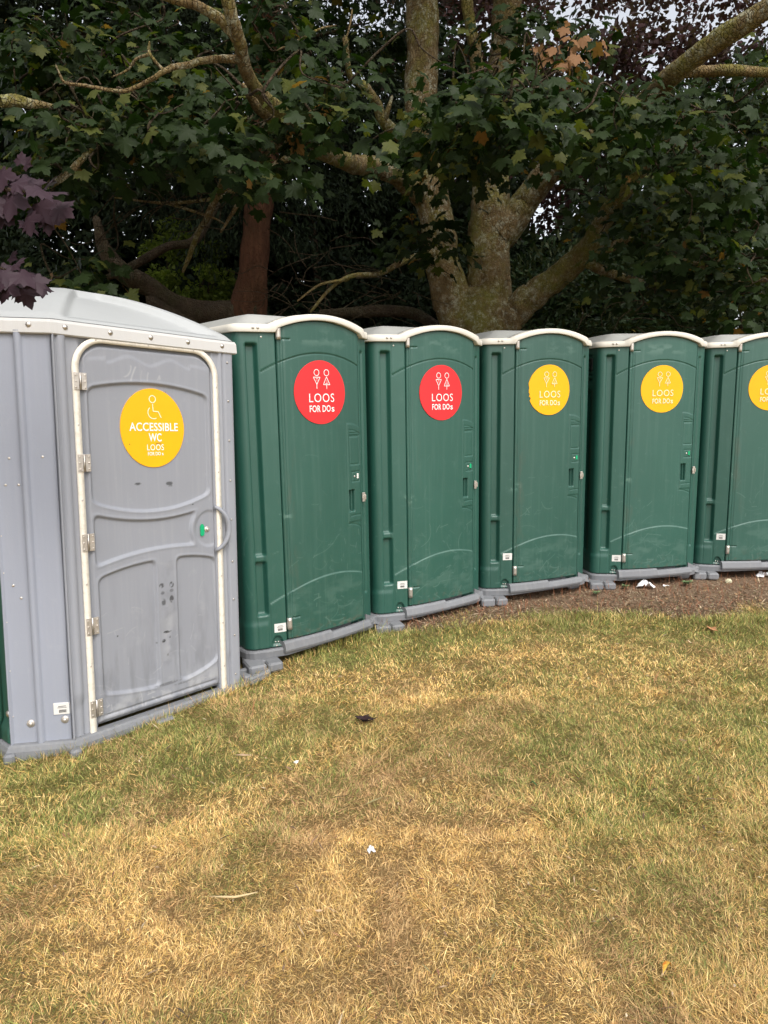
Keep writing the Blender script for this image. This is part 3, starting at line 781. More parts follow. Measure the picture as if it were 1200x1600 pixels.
# base: skirt with cut-outs plus carrying lug on the right
def offpoly(poly, o):
    P = np.array(poly, float); n = len(P); out = []
    for i in range(n):
        e1 = P[i] - P[i - 1]; e2 = P[(i + 1) % n] - P[i]; n1 = np.array([e1[1], -e1[0]]) / np.linalg.norm(e1); n2 = np.array([e2[1], -e2[0]]) / np.linalg.norm(e2)
        m = n1 + n2; m /= m @ n1; out.append(P[i] + m * o)
    return np.array(out)
pl = [(-.208, .159), (0, 0), (.987, 0), (.987, 1.56), (-.208, 1.56)]
rings = []
b = MB()
R_ = [(offpoly(pl, -.02), -.028), (offpoly(pl, .02), -.032), (offpoly(pl, .028), -.040), (offpoly(pl, .036), -.060), (offpoly(pl, .038), -.10), (offpoly(pl, .03), -.125)]
for (A_, za), (B_, zb_) in zip(R_[:-1], R_[1:]):
    n = 5; V = [[*p, za] for p in A_] + [[*p, zb_] for p in B_]
    b.add(V, [[i + n, (i + 1) % n + n, (i + 1) % n, i] for i in range(n)])
for (x, y, rz, l) in ((-.235, .130, R(-37), .05), (-.015, -.055, R(-10), .05), (.45, -.062, 0, .10)):
    b.box((x, y, -.085), (l, .045, .05), rz, .01)
gb = b.build('base', M_base, GT)
b = MB()
b.box((1.10, -.030, -.030), (.17, .035, .05), R(10), .01); b.box((1.10, .105, -.030), (.17, .035, .05), R(-6), .01)
b.box((1.178, .04, -.030), (.035, .15, .05), 0, .01); b.box((1.03, .04, -.030), (.05, .14, .06), 0, .01)
b.box((1.10, .04, -.052), (.12, .11, .01)); b.build('lug', M_base, gb)
# roof: band, hipped dome with sunk panels
band = MB(); prof = [(-.01, 1.848), (.014, 1.848), (.020, 1.853), (.018, 1.900), (.012, 1.914), (-.03, 1.920)]
R_ = [(offpoly(pl, o_), z_) for o_, z_ in prof]
for (A_, za), (B_, zb_) in zip(R_[:-1], R_[1:]):
    V = [[*p, za] for p in A_] + [[*p, zb_] for p in B_]; band.add(V, [[i, (i + 1) % 5, (i + 1) % 5 + 5, i + 5] for i in range(5)])
bo = band.build('roof_band', M_band, GT)
for s_ in (.058, .271, .482, .695, .91):
    b = MB(); b.dome((s_, -.019, 1.884), .0125, h=.55, seg=14); b.dome((s_, -.023, 1.884), .006, h=.8, seg=10); b.build('bolt', M_steel, bo)
b = MB(); b.dome(cp(.178, 1.886, .019), .0125, (sl_, -cl, 0), .55, 14); b.build('bolt', M_steel, bo)
apex = np.array([.47, .80]); PL = offpoly(pl, .004); nseg = [24, 60, 40, 40, 40]; pts = []; frac = []; lens = []
for i in range(5):
    A_, B_ = PL[i], PL[(i + 1) % 5]
    for k in range(nseg[i]): t = k / nseg[i]; pts.append(A_ + (B_ - A_) * t); frac.append(t); lens.append(np.linalg.norm(B_ - A_))
pts = np.array(pts); frac = np.array(frac); lens = np.array(lens)
W = np.linspace(0, 1, 60) ** 1.0
XY = pts[:, None, :] * (1 - W)[None, :, None] + apex * W[None, :, None]
edge = np.minimum(frac, 1 - frac)[:, None] * lens[:, None] * (1 - W)[None, :]
Zr = 1.918 + .285 * (1 - (1 - W) ** 1.75)[None, :] + 0 * edge
inset = sst(.045, .075, edge) * sst(.03, .06, W)[None, :] * (1 - sst(.72, .80, W))[None, :]
big = (lens[:, None] > .5)
Zr = Zr + .010 * sst(0, .05, W)[None, :] - np.where(big, .040 * inset, .0)
V, Q = grid(np.concatenate([XY, Zr[..., None]], -1), True)
me = mesh_arr('roof', V, [Q]); fattr(me, 'wear', np.zeros(len(V))); fattr(me, 'mark', np.zeros(len(V))); link('roof', me, M_groof, GT)

# ================================================================== GROUND
def dirt_line(x): return np.interp(x, [-1.2, -.6, -.2, .17, .55, .94, 1.44, 1.95, 2.35, 2.9, 5], [4.2, 4.45, 4.62, 4.70, 4.80, 4.90, 4.98, 5.03, 4.88, 4.97, 5.1])
def dirtness(x, y):
    n = fnoise(x, y, 3.2, 5) - .5
    d = sst(-.16, .22, y - dirt_line(x) + n * .7)
    return d * sst(-.55, -.05, x + n * .3)
def grass_tone(x, y):
    "0 straw, 1 green"
    n = fnoise(x, y, 1.1, 21, 4); n2 = fnoise(x, y, 4.0, 31, 3)
    bias = .26 + .50 * sst(2.1, 3.5, y) + .22 * np.exp(-((y - dirt_line(x) + .35) / .25) ** 2) - .25 * np.exp(-((x - 1.9) ** 2 / .6 + (y - 4.1) ** 2 / .12))
    return np.clip(bias + (n - .5) * 1.7 + (n2 - .5) * .9, 0, 1)

def axis(a, b, fine0, fine1, st, far):
    c = np.arange(fine0, fine1, st); l = fine0 - np.geomspace(st, fine0 - a, far)[::-1]; r = fine1 + np.geomspace(st, b - fine1, far); return np.concatenate([l, c, r])
X, Y = np.meshgrid(axis(-400, 400, -3, 6, .04, 40), axis(-400, 600, -.5, 8, .04, 40), indexing='ij')
Zg = gz(X, Y) + np.where((np.abs(X) < 12) & (Y < 14), .018 * (fnoise(X, Y, 2.5, 8) - .5) + .010 * (fnoise(X, Y, 12, 9) - .5), 0)
V, Q = grid(np.stack([X, Y, Zg], -1)); me = mesh_arr('ground', V, [Q])
fattr(me, 'dirt', np.maximum(dirtness(X, Y), sst(5.3, 6.2, Y)).ravel()); fattr(me, 'tone', grass_tone(X, Y).ravel())
N = NT('ground_soil_and_turf'); tc = N.n('ShaderNodeTexCoord').outputs['Object']
a = N.n('ShaderNodeAttribute', attribute_name='dirt').outputs['Fac']; tn = N.n('ShaderNodeAttribute', attribute_name='tone').outputs['Fac']
n1 = N.noise(tc, 3, 8, .7); n2 = N.noise(tc, 45, 8, .75); n3 = N.noise(tc, 200, 4, .7)
soil = N.mix(n2, (.065, .040, .026), (.42, .28, .18)); soil = N.mix(N.ramp(n1, [(.35, 0.), (.65, .6)]), soil, (.30, .21, .14))
turf = N.mix(n3, (.09, .055, .025), (.45, .30, .12)); turf = N.mix(N.math('MULTIPLY', tn, .6), turf, (.13, .15, .045))
N.color(N.mix(a, turf, soil)); N.rough(.95); N.spec(.1); N.bump(N.math('ADD', n2, N.math('MULTIPLY', n3, .5)), .9, .02)
tag(link('ground', me, N.m), kind='structure')

def ghgt(x, y): return gz(x, y) + .018 * (fnoise(x, y, 2.5, 8) - .5) + .010 * (fnoise(x, y, 12, 9) - .5)

# grass blades
def grass(n, seed, ymin, ymax, lmin, lmax, wdt, outer=0):
    r = np.random.default_rng(seed)
    y = ymin + (ymax - ymin) * r.random(n); half = (y * .62 + .35); x = (r.random(n) * 2 - 1) * half
    if outer: x = np.sign(r.random(n) - .4) * (half + outer * r.random(n) ** 1.2)
    # keep off soil and toilets
    keep = r.random(n) > dirtness(x, y) * 1.02
    keep &= ~((y > 5.35))
    # density patches
    keep &= r.random(n) < .80 + .3 * fnoise(x, y, 5, 44)
    # under cabins: line of fronts
    fx = np.array([-1.75, -1.50, -.82, -.62, -.1, .16, .75, 1.02, 1.7, 2.03, 4]); fy = np.array([2.98, 3.00, 3.76, 4.08, 4.55, 4.80, 5.15, 5.33, 5.6, 5.7, 5.9])
    keep &= y < np.interp(x, fx, fy) + .03
    x, y = x[keep], y[keep]; n = len(x)
    z = ghgt(x, y) - .004
    tone = grass_tone(x, y)
    flow = fnoise(x, y, 4.5, 71, 3) * 2 * math.pi * 2.6; ang = flow + r.normal(0, 1.35, n)
    lean = np.clip(r.normal(1.16 - .22 * tone, .28, n), .1, 1.5)
    L = r.uniform(lmin, lmax, n) * (.8 + .5 * fnoise(x, y, 3.3, 55)) * np.where(r.random(n) < .015, 2.0, 1)
    tuft = sst(.58, .72, fnoise(x, y, 2.0, 91, 2)); L *= 1 + .35 * tuft
    edge_t = np.exp(-((y - dirt_line(x) + .15) / .12) ** 2); L *= 1 + .5 * edge_t; lean -= .3 * edge_t
    ft = np.exp(-((y - np.interp(x, fx, fy)) / .06) ** 2); L *= 1 + .7 * ft; lean -= .3 * ft
    dx, dy = np.cos(ang), np.sin(ang); px, py = -dy, dx
    wv = wdt * r.uniform(.6, 1.3, n)
    l1 = lean * .90; l2 = np.clip(lean * 1.12, 0, 1.60)
    m = np.stack([x + dx * np.sin(l1) * L * .5, y + dy * np.sin(l1) * L * .5, z + np.cos(l1) * L * .5], 1)
    t = m + np.stack([dx * np.sin(l2) * L * .5, dy * np.sin(l2) * L * .5, np.cos(l2) * L * .5], 1)
    off = np.stack([px, py, r.normal(0, .5, n)], 1) * wv[:, None] / 2
    b0 = np.stack([x, y, z], 1)
    V = np.stack([b0 - off, b0 + off, m - off * .85, m + off * .85, t], 1).reshape(-1, 3)
    i = np.arange(n) * 5
    # colour of each blade
    u = r.random(n); straw = np.array([[.60, .45, .22], [.50, .35, .15], [.70, .56, .31], [.38, .23, .11], [.46, .34, .12]])[r.integers(0, 5, n)]
    brown = fnoise(x, y, 2.2, 66, 3)[:, None]; straw = straw * (1.0 + .7 * (brown - .5)) * np.array([1.50, 1.34, 1.05]); rb_ = sst(.50, .32, fnoise(x, y, 3.0, 17, 4))[:, None] if False else (1 - sst(.32, .50, fnoise(x, y, 3.0, 17, 4)))[:, None]; straw = straw * (1 - rb_ * .5) + rb_ * .5 * np.array([.46, .27, .15])
    grn = np.array([[.23, .265, .055], [.32, .34, .085], [.14, .20, .035], [.42, .39, .12]])[r.integers(0, 4, n)]
    c = np.where((u < tone * .80)[:, None], grn, straw) * r.uniform(.45, 1.45, n)[:, None]
    C = np.repeat(c, 5, 0).reshape(n, 5, 3).copy(); C[:, :2] *= .45  # roots darkened: shade between the blades put into the colour
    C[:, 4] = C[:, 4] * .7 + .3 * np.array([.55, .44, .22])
    return V, np.stack([i, i + 1, i + 3, i + 2], 1), np.stack([i + 2, i + 3, i + 4], 1), C.reshape(-1, 3)
parts = [grass(210000, 1, 1.35, 2.4, .015, .040, .0013), grass(210000, 2, 2.3, 3.6, .015, .041, .0017), grass(190000, 3, 3.5, 5.5, .017, .043, .0024),
         grass(190000, 4, .6, 5.6, .024, .055, .0042, 2.6)]
Vs, Q4, T3, Cs = [], [], [], []; n0 = 0
for V, q, t, c in parts: Vs.append(V); Q4.append(q + n0); T3.append(t + n0); Cs.append(c); n0 += len(V)
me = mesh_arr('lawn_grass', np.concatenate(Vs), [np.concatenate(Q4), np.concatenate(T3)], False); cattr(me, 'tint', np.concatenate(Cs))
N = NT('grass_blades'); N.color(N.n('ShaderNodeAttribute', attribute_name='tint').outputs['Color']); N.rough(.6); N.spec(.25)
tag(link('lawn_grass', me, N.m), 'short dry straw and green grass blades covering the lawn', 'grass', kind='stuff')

# loose litter on the soil strip
def litter(n, seed):
    r = np.random.default_rng(seed); x = r.uniform(-.6, 5.2, n); y = dirt_line(x) + r.exponential(.42, n) - .12
    keep = (y < 7) & (r.random(n) < np.clip(dirtness(x, y) + .05, 0, 1)); x, y = x[keep], y[keep]; n = len(x)
    k_ = 900; yl = 1.4 + 3.4 * r.random(k_); xl = (r.random(k_) * 2 - 1) * (yl * .6 + .3); ok_ = yl < dirt_line(xl) - .5; ok_ &= xl > -1.2 - .25 * (3 - yl); x = np.concatenate([x, xl[ok_]]); y = np.concatenate([y, yl[ok_]]); n = len(x)
    z = ghgt(x, y) + .003 + .012 * (y < dirt_line(x) - .4); a = r.uniform(0, 6.28, n); el = np.abs(r.normal(0, .25, n)); L = r.exponential(.018, n) + .008; wd = r.uniform(.0015, .006, n)
    stalk = r.random(n) < .03 + .10 * (y > dirt_line(x) + .45); L = np.where(stalk, r.uniform(.05, .14, n), L); el = np.where(stalk, r.uniform(.5, 1.4, n), el); wd = np.where(stalk, .0022, wd)
    d = np.stack([np.cos(a) * np.cos(el), np.sin(a) * np.cos(el), np.sin(el)], 1); p = np.stack([-np.sin(a), np.cos(a), r.normal(0, .3, n)], 1) * wd[:, None] / 2
    b0 = np.stack([x, y, z], 1); V = np.stack([b0 - p, b0 + d * L[:, None] * .5 - p * 1.3 + [0, 0, .002], b0 + d * L[:, None], b0 + d * L[:, None] * .5 + p * 1.3 + [0, 0, .002]], 1)
    pal = np.array([[.24, .15, .09], [.42, .30, .19], [.17, .11, .07], [.30, .15, .09], [.56, .44, .29], [.24, .21, .10], [.10, .07, .045]])
    c = pal[r.integers(0, 7, n)] * r.uniform(.6, 1.2, n)[:, None]; c = np.where(stalk[:, None], np.array([.30, .12, .06]) * r.uniform(.6, 1.5, n)[:, None], c)
    i = np.arange(n) * 4
    me = mesh_arr('leaf_litter', V.reshape(-1, 3), [np.stack([i, i + 1, i + 2, i + 3], 1)], False); cattr(me, 'tint', np.repeat(c, 4, 0)); return me
N = NT('litter_bits'); N.color(N.n('ShaderNodeAttribute', attribute_name='tint').outputs['Color']); N.rough(.8); N.spec(.2)
M_litter = N.m
LIT = litter(42000, 5)
tag(link('leaf_litter', LIT, M_litter), 'brown leaf crumbs and dry stalks on the bare soil in front of the toilets', 'leaf litter', kind='stuff')

# ================================================================== LEAVES
def leaf_mat(name, a, b, under, rough=.45, trans=.0, hue=None):
    N = NT(name); g = N.geo(); rd = g.outputs['Random Per Island']
    c = N.mix(rd, a, b)
    if hue: c = N.mix(N.ramp(rd, [(1 - hue[1], 0.), (1 - hue[1] + .01, 1.)]), c, hue[0])
    n = N.noise(N.n('ShaderNodeTexCoord').outputs['Object'], 45, 3); c = N.mix(N.math('MULTIPLY', n, .5), c, tuple(np.array(a) * .55))
    c = N.mix(g.outputs['Backfacing'], c, under)
    N.color(c); N.rough(rough + .1); N.spec(.16)
    if trans:
        tb = N.n('ShaderNodeBsdfTranslucent'); N.l(N.mix(1., c, (1.4, 1.6, .7), 'MULTIPLY'), tb.inputs['Color'])
        mx = N.n('ShaderNodeMixShader'); mx.inputs[0].default_value = trans; N.l(N.b.outputs[0], mx.inputs[1]); N.l(tb.outputs[0], mx.inputs[2]); N.l(mx.outputs[0], N.out.inputs['Surface'])
    return N.m
L_maple = leaf_mat('maple_leaf', (.008, .022, .005), (.028, .054, .009), (.020, .034, .009), .42, .22, ((.22, .12, .035), .022))
L_mapley = leaf_mat('backlit_maple_leaf', (.05, .07, .012), (.12, .12, .02), (.08, .09, .02), .42, .35, ((.30, .15, .04), .12))  # brighter yellow-green stands in for backlight; a few leaves dry brown
L_purple = leaf_mat('purple_leaf', (.020, .012, .016), (.062, .038, .048), (.045, .026, .034), .38, .12)
L_copper = leaf_mat('copper_leaf', (.030, .014, .014), (.075, .030, .028), (.05, .03, .03), .5, .3)
L_laurel = leaf_mat('laurel_leaf', (.012, .026, .010), (.035, .062, .018), (.05, .06, .025), .38, .12, ((.35, .25, .04), .006))
L_yew = leaf_mat('conifer_needle', (.008, .016, .007), (.022, .036, .012), (.02, .03, .012), .6, .05)
L_light = leaf_mat('pale_green_leaf', (.07, .11, .018), (.19, .23, .04), (.16, .20, .05), .5, .45)

def template_maple():
    half = [(.0, 0), (.10, -.06), (.26, -.17), (.40, -.14), (.40, -.04), (.40, .04), (.56, .08), (.62, .20), (.80, .34), (.62, .38), (.54, .50), (.42, .48), (.33, .48), (.34, .60), (.36, .74), (.22, .72), (.14, .84), (0, 1.02)]
    o = half + [(-x, y) for x, y in half[-2:0:-1]]
    V = np.array([(0, .22)] + o); z = -.28 * V[:, 0] ** 2 - .05 * np.abs(V[:, 0]) - .22 * np.clip(V[:, 1] - .2, 0, 2) ** 2 + .03 * np.sin(V[:, 0] * 14)
    V = np.concatenate([V, z[:, None]], 1); n = len(o); F = np.array([[0, 1 + i, 1 + (i + 1) % n] for i in range(n)])[:, ::-1]
    # stalk
    k = len(V); V = np.concatenate([V, [[-.012, .0, 0], [.012, 0, 0], [0, -.75, -.18]]]); F = np.concatenate([F, [[k, k + 1, k + 2]]])
    V[:, 1] += .75; return V, F
def template_small():
    V = np.array([(0, 0, 0), (.34, .12, -.05), (.30, .45, -.04), (0, 1, -.08), (-.30, .45, -.04), (-.34, .12, -.05), (0, .35, .03)])
    F = np.array([[6, 0, 1], [6, 1, 2], [6, 2, 3], [6, 3, 4], [6, 4, 5], [6, 5, 0]]); return V, F
def template_star():
    half = [(0, 0), (.42, -.08), (.30, .18), (.68, .42), (.28, .48), (0, 1.)]
    o = half + [(-x, y) for x, y in half[-2:0:-1]]; V = np.array([(0, .3, .0)] + [(x, y, -.12 * abs(x)) for x, y in o]); n = len(o)
    return V, np.array([[0, 1 + i, 1 + (i + 1) % n] for i in range(n)])
def template_lance():
    V = np.array([(0, 0, 0), (.13, .35, .02), (.12, .65, .0), (0, 1, -.08), (-.12, .65, .0), (-.13, .35, .02)]); return V, np.array([[0, 1, 2, 5], [5, 2, 4, 4], [2, 3, 4, 4]])[:1].tolist() and np.array([[0, 1, 5], [5, 1, 2], [5, 2, 4], [4, 2, 3]])

def leaves(name, pos, tip, nrm, size, tmpl, mat, parent=None):
    V0, F0 = tmpl; n = len(pos); k = len(V0)
    tip = tip / (np.linalg.norm(tip, axis=1)[:, None] + 1e-9); nrm = nrm - tip * np.sum(nrm * tip, 1)[:, None]; nrm /= np.linalg.norm(nrm, axis=1)[:, None] + 1e-9
    sx = np.cross(tip, nrm)
    V = pos[:, None, :] + size[:, None, None] * (V0[None, :, 0, None] * sx[:, None, :] + V0[None, :, 1, None] * tip[:, None, :] + V0[None, :, 2, None] * nrm[:, None, :])
    F = (F0[None] + (np.arange(n) * k)[:, None, None]).reshape(-1, F0.shape[1])
    me = mesh_arr(name, V.reshape(-1, 3), [F], False)
    return link(name, me, mat, parent)

T_maple, T_small, T_star, T_lance = template_maple(), template_small(), template_star(), template_lance()

# small dead leaves scattered over the soil strip (part of the litter layer)
nl = 420; xl = rng.uniform(-.3, 4.0, nl); yl = dirt_line(xl) + rng.uniform(.02, .9, nl); kl = (yl < 6.2) & (rng.random(nl) < dirtness(xl, yl)); xl, yl = xl[kl], yl[kl]; nl = len(xl)
pl_ = np.stack([xl, yl, ghgt(xl, yl) + .006], 1); al = rng.uniform(0, 6.28, nl)
dl_ = leaves('dead_leaf_litter', pl_, np.stack([np.cos(al), np.sin(al), rng.normal(.15, .25, nl)], 1), np.stack([rng.normal(0, .35, nl), rng.normal(0, .35, nl), np.ones(nl)], 1), rng.uniform(.012, .034, nl), T_star, leaf_mat('soil_leaf', (.16, .085, .045), (.44, .28, .15), (.30, .2, .12), .6, .0))
tag(dl_, 'small brown dead leaves scattered on the bare soil in front of the toilets', 'dead leaves', kind='stuff')

def smooth_path(P, n=8):
    P = np.asarray(P, float); k = len(P); out = []
    E = np.concatenate([[2 * P[0] - P[1]], P, [2 * P[-1] - P[-2]]])
    for i in range(k - 1):
        p0, p1, p2, p3 = E[i:i + 4]
        for t in np.linspace(0, 1, n, endpoint=False):
            out.append(.5 * ((2 * p1) + (-p0 + p2) * t + (2 * p0 - 5 * p1 + 4 * p2 - p3) * t * t + (-p0 + 3 * p1 - 3 * p2 + p3) * t ** 3))
    out.append(P[-1]); return np.array(out)

class Wood:
    def __init__(s): s.V = []; s.Q = []; s.n = 0; s.ends = []; s.paths = []
    def limb(s, pts, seg=14, sub=8, rough=.10, wob=.25, rec=True):
        "pts rows: x y z r"
        P = smooth_path(pts, sub); C = P[:, :3].copy(); r = np.maximum(P[:, 3], .002) * (.92 if P[0, 3] > .1 else 1)
        m = len(C); C += np.cumsum(rng.normal(0, 1, (m, 3)), 0) * (r * .05)[:, None] * wob
        T = np.gradient(C, axis=0); T /= np.linalg.norm(T, axis=1)[:, None] + 1e-9
        n_ = np.array([.3, -1, .2]); V = []; a = np.arange(seg) / seg * 2 * math.pi; ph = rng.random() * 9; D = np.concatenate([[0], np.cumsum(np.linalg.norm(np.diff(C, axis=0), axis=1))])
        for i in range(m):
            n_ = n_ - T[i] * (n_ @ T[i]); n_ /= np.linalg.norm(n_); b_ = np.cross(T[i], n_)
            q = 1 + rough * (np.sin(a * 3 + ph + D[i] * 3) * .5 + np.sin(a * 5 - ph + D[i] * 7) * .35 + np.sin(a * 2 + D[i] * 11 + ph) * .4) + rng.normal(0, rough * .18, seg)
            V.append(C[i] + (r[i] * q)[:, None] * (np.cos(a)[:, None] * n_ + np.sin(a)[:, None] * b_))
        V.append(np.array([C[-1] + T[-1] * r[-1]] * seg))
        Vv, Q = grid(np.array(V).transpose(1, 0, 2), True); s.V.append(Vv); s.Q.append(Q + s.n); s.n += len(Vv)
        if rec: s.paths.append((C, r))
        return s
    def build(s, name, mat, parent=None): return link(name, mesh_arr(name, np.concatenate(s.V), [np.concatenate(s.Q)]), mat, parent)

def bark(name, a, b, moss, lichen, mossamt=.5, licamt=.5, stringy=False):
    N = NT(name); v = N.coord(False)
    mp = N.n('ShaderNodeMapping'); mp.inputs['Scale'].default_value = (9, 9, 1.3) if stringy else (5, 5, 3); N.l(v, mp.inputs['Vector'])
    n1 = N.noise(mp.outputs[0], 2.2, 8, .7); n2 = N.noise(v, 2.4, 8, .72); n3 = N.noise(v, 15, 9, .85); n4 = N.noise(v, 55, 5, .7)
    c = N.mix(N.ramp(n1, [(.35, 0.), (.65, 1.)]), a, b)
    c = N.mix(N.math('MULTIPLY', N.ramp(n2, [(.45, 0.), (.62, 1.)]), mossamt), c, moss)
    big = N.ramp(N.noise(v, 1.7, 5, .6), [(.40, .15), (.60, 1.)]); c = N.mix(N.math('MULTIPLY', N.math('MULTIPLY', N.ramp(n3, [(.50, 0.), (.60, 1.)]), licamt), big), c, lichen)
    c = N.mix(N.math('MULTIPLY', n4, .35), c, tuple(np.array(a) * .5))
    N.color(c); N.rough(.9); N.spec(.15)
    vo = N.n('ShaderNodeTexVoronoi', feature='DISTANCE_TO_EDGE'); vo.inputs['Scale'].default_value = 7; N.l(mp.outputs[0], vo.inputs['Vector'])
    N.bump(N.math('ADD', N.math('ADD', n1, N.math('MULTIPLY', n4, .4)), N.math('MULTIPLY', N.ramp(vo.outputs[0], [(0., 0.), (.12, 1.)]), .5)), .9, .03)
    return N.m
B_maple = bark('maple_bark', (.125, .082, .036), (.29, .205, .095), (.21, .205, .038), (.60, .61, .46), .8, .8)
B_red = bark('reddish_bark', (.085, .036, .020), (.17, .075, .04), (.07, .05, .02), (.2, .14, .09), .3, .1, True)
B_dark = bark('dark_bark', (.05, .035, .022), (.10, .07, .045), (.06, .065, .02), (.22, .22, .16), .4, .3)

def px(lst, Y0, Y1=None):
    "(px, py, r[, Y]) rows -> world rows"
    out = []; n = len(lst)
    for i, q in enumerate(lst):
        Y_ = q[3] if len(q) > 3 else Y0 + ((Y1 if Y1 is not None else Y0) - Y0) * i / (n - 1)
        p = at(q[0], q[1], Y_); out.append([*p, q[2]])
    return out

# ---- the big maple behind the toilets
MT = empty('maple_tree', (at(742, 600, 8.2)[0], 8.2, 0)); tag(MT, 'big lichen covered maple with a forked trunk rising behind the middle toilets', 'tree')
MT.location = (0, 0, 0)
W_ = Wood()
W_.limb([[*at(742, 700, 8.2)[:2], -.2, .62], [*at(742, 700, 8.2)[:2], .5, .48], [*at(742, 700, 8.2)[:2], 1.3, .43], [*at(746, 600, 8.2)[:2], 1.95, .42], [*at(752, 500, 8.2), .40], [*at(760, 455, 8.2), .30]], 26, 10, .08)
W_.limb(px([(770, 560, .26), (768, 490, .27), (768, 430, .26), (772, 370, .265), (771, 320, .235), (772, 260, .20), (778, 200, .18), (788, 110, .17), (797, 0, .165), (803, -160, .14), (800, -400, .10)], 8.15), 22, 10, .09)
W_.limb(px([(735, 570, .22), (722, 520, .24), (706, 470, .235), (692, 410, .21), (685, 355, .21), (672, 300, .20), (660, 240, .19), (657, 170, .19), (660, 90, .185), (658, 0, .18), (648, -160, .13), (640, -400, .08)], 8.1, 7.9), 22, 10, .09)
trunk = W_.build('trunk', B_maple, MT)
limbs = {
 'lowright': px([(775, 520, .20, 8.1), (800, 492, .19, 8.0), (835, 462, .165, 7.9), (872, 430, .15, 7.8), (908, 400, .13, 7.7), (927, 372, .115, 7.6), (945, 335, .10, 7.5), (975, 300, .08, 7.3), (1010, 252, .06, 7.1), (1050, 200, .04, 6.9)], 8),
 'lowright_fork': px([(890, 415, .07, 7.75), (925, 398, .065, 7.65), (955, 386, .052, 7.55), (985, 374, .035, 7.5)], 8),
 'lowright_under': px([(905, 405, .05, 7.7), (950, 425, .05, 7.7), (1000, 440, .035, 7.8), (1060, 455, .02, 7.9)], 8),
 'upright': px([(780, 370, .19, 8.1), (812, 325, .17, 8.05), (845, 285, .155, 7.9), (875, 258, .14, 7.7), (905, 238, .12, 7.4), (950, 205, .10, 7.0), (1000, 160, .095, 6.6), (1055, 108, .09, 6.1), (1115, 60, .085, 5.8), (1200, 5, .08, 5.5), (1300, -60, .06, 5.2)], 8),
 'upright_low': px([(1055, 112, .05, 6.1), (1100, 112, .045, 6.1), (1160, 108, .04, 6.0), (1260, 115, .03, 6.0)], 8),
 'upleft': px([(672, 320, .15, 8.05), (645, 292, .125, 7.8), (615, 272, .11, 7.5), (580, 258, .10, 7.2), (540, 252, .085, 6.7), (505, 238, .072, 6.2), (475, 208, .062, 5.7), (445, 182, .056, 5.3), (410, 150, .048, 4.9), (384, 108, .042, 4.5), (373, 60, .040, 4.25), (358, 15, .040, 4.1), (345, -50, .036, 4.0)], 8),
 'upleft_fork': px([(373, 62, .033, 4.25), (345, 30, .030, 4.2), (310, 10, .027, 4.15), (262, -6, .027, 4.1), (200, -30, .02, 4.0)], 8),
 'upleft_knob': px([(500, 172, .02, 5.3), (470, 185, .035, 5.4), (440, 190, .042, 5.4), (405, 165, .036, 5.2), (380, 130, .025, 5.0)], 8),
 'midstub': px([(655, 240, .08, 7.9), (625, 215, .06, 7.7), (600, 190, .055, 7.5), (590, 165, .05, 7.4), (572, 140, .045, 7.2), (548, 120, .03, 7.0), (540, 60, .025, 6.8)], 8),
 'midstub2': px([(600, 192, .03, 7.5), (606, 170, .025, 7.4), (612, 150, .012, 7.4)], 8),
 'thintop': px([(775, 235, .08, 8.1), (752, 150, .07, 8.0), (742, 80, .065, 7.9), (730, 0, .06, 7.8), (722, -100, .05, 7.7)], 8),
 'lowleft': px([(690, 392, .05, 8.0), (655, 400, .035, 7.7), (622, 413, .03, 7.4), (590, 428, .026, 7.2), (548, 432, .022, 7.0), (515, 452, .018, 7.0), (485, 487, .014, 7.0)], 8),
 'lowleft2': px([(545, 436, .018, 7.0), (500, 445, .012, 6.9), (465, 470, .008, 6.8)], 8),
 'midright': px([(1250, 430, .03, 7.0), (1180, 436, .03, 7.0), (1130, 430, .03, 7.0), (1088, 412, .026, 7.0), (1045, 400, .016, 7.0)], 8),
 'midright2': px([(1110, 425, .014, 7.0), (1120, 410, .012, 7.0), (1145, 390, .006, 7.0)], 8),
}
MW = Wood(); TW = Wood()
for k, v in limbs.items(): MW.limb(v, 14 if v[0][3] > .06 else 9, 8, .12, .8)
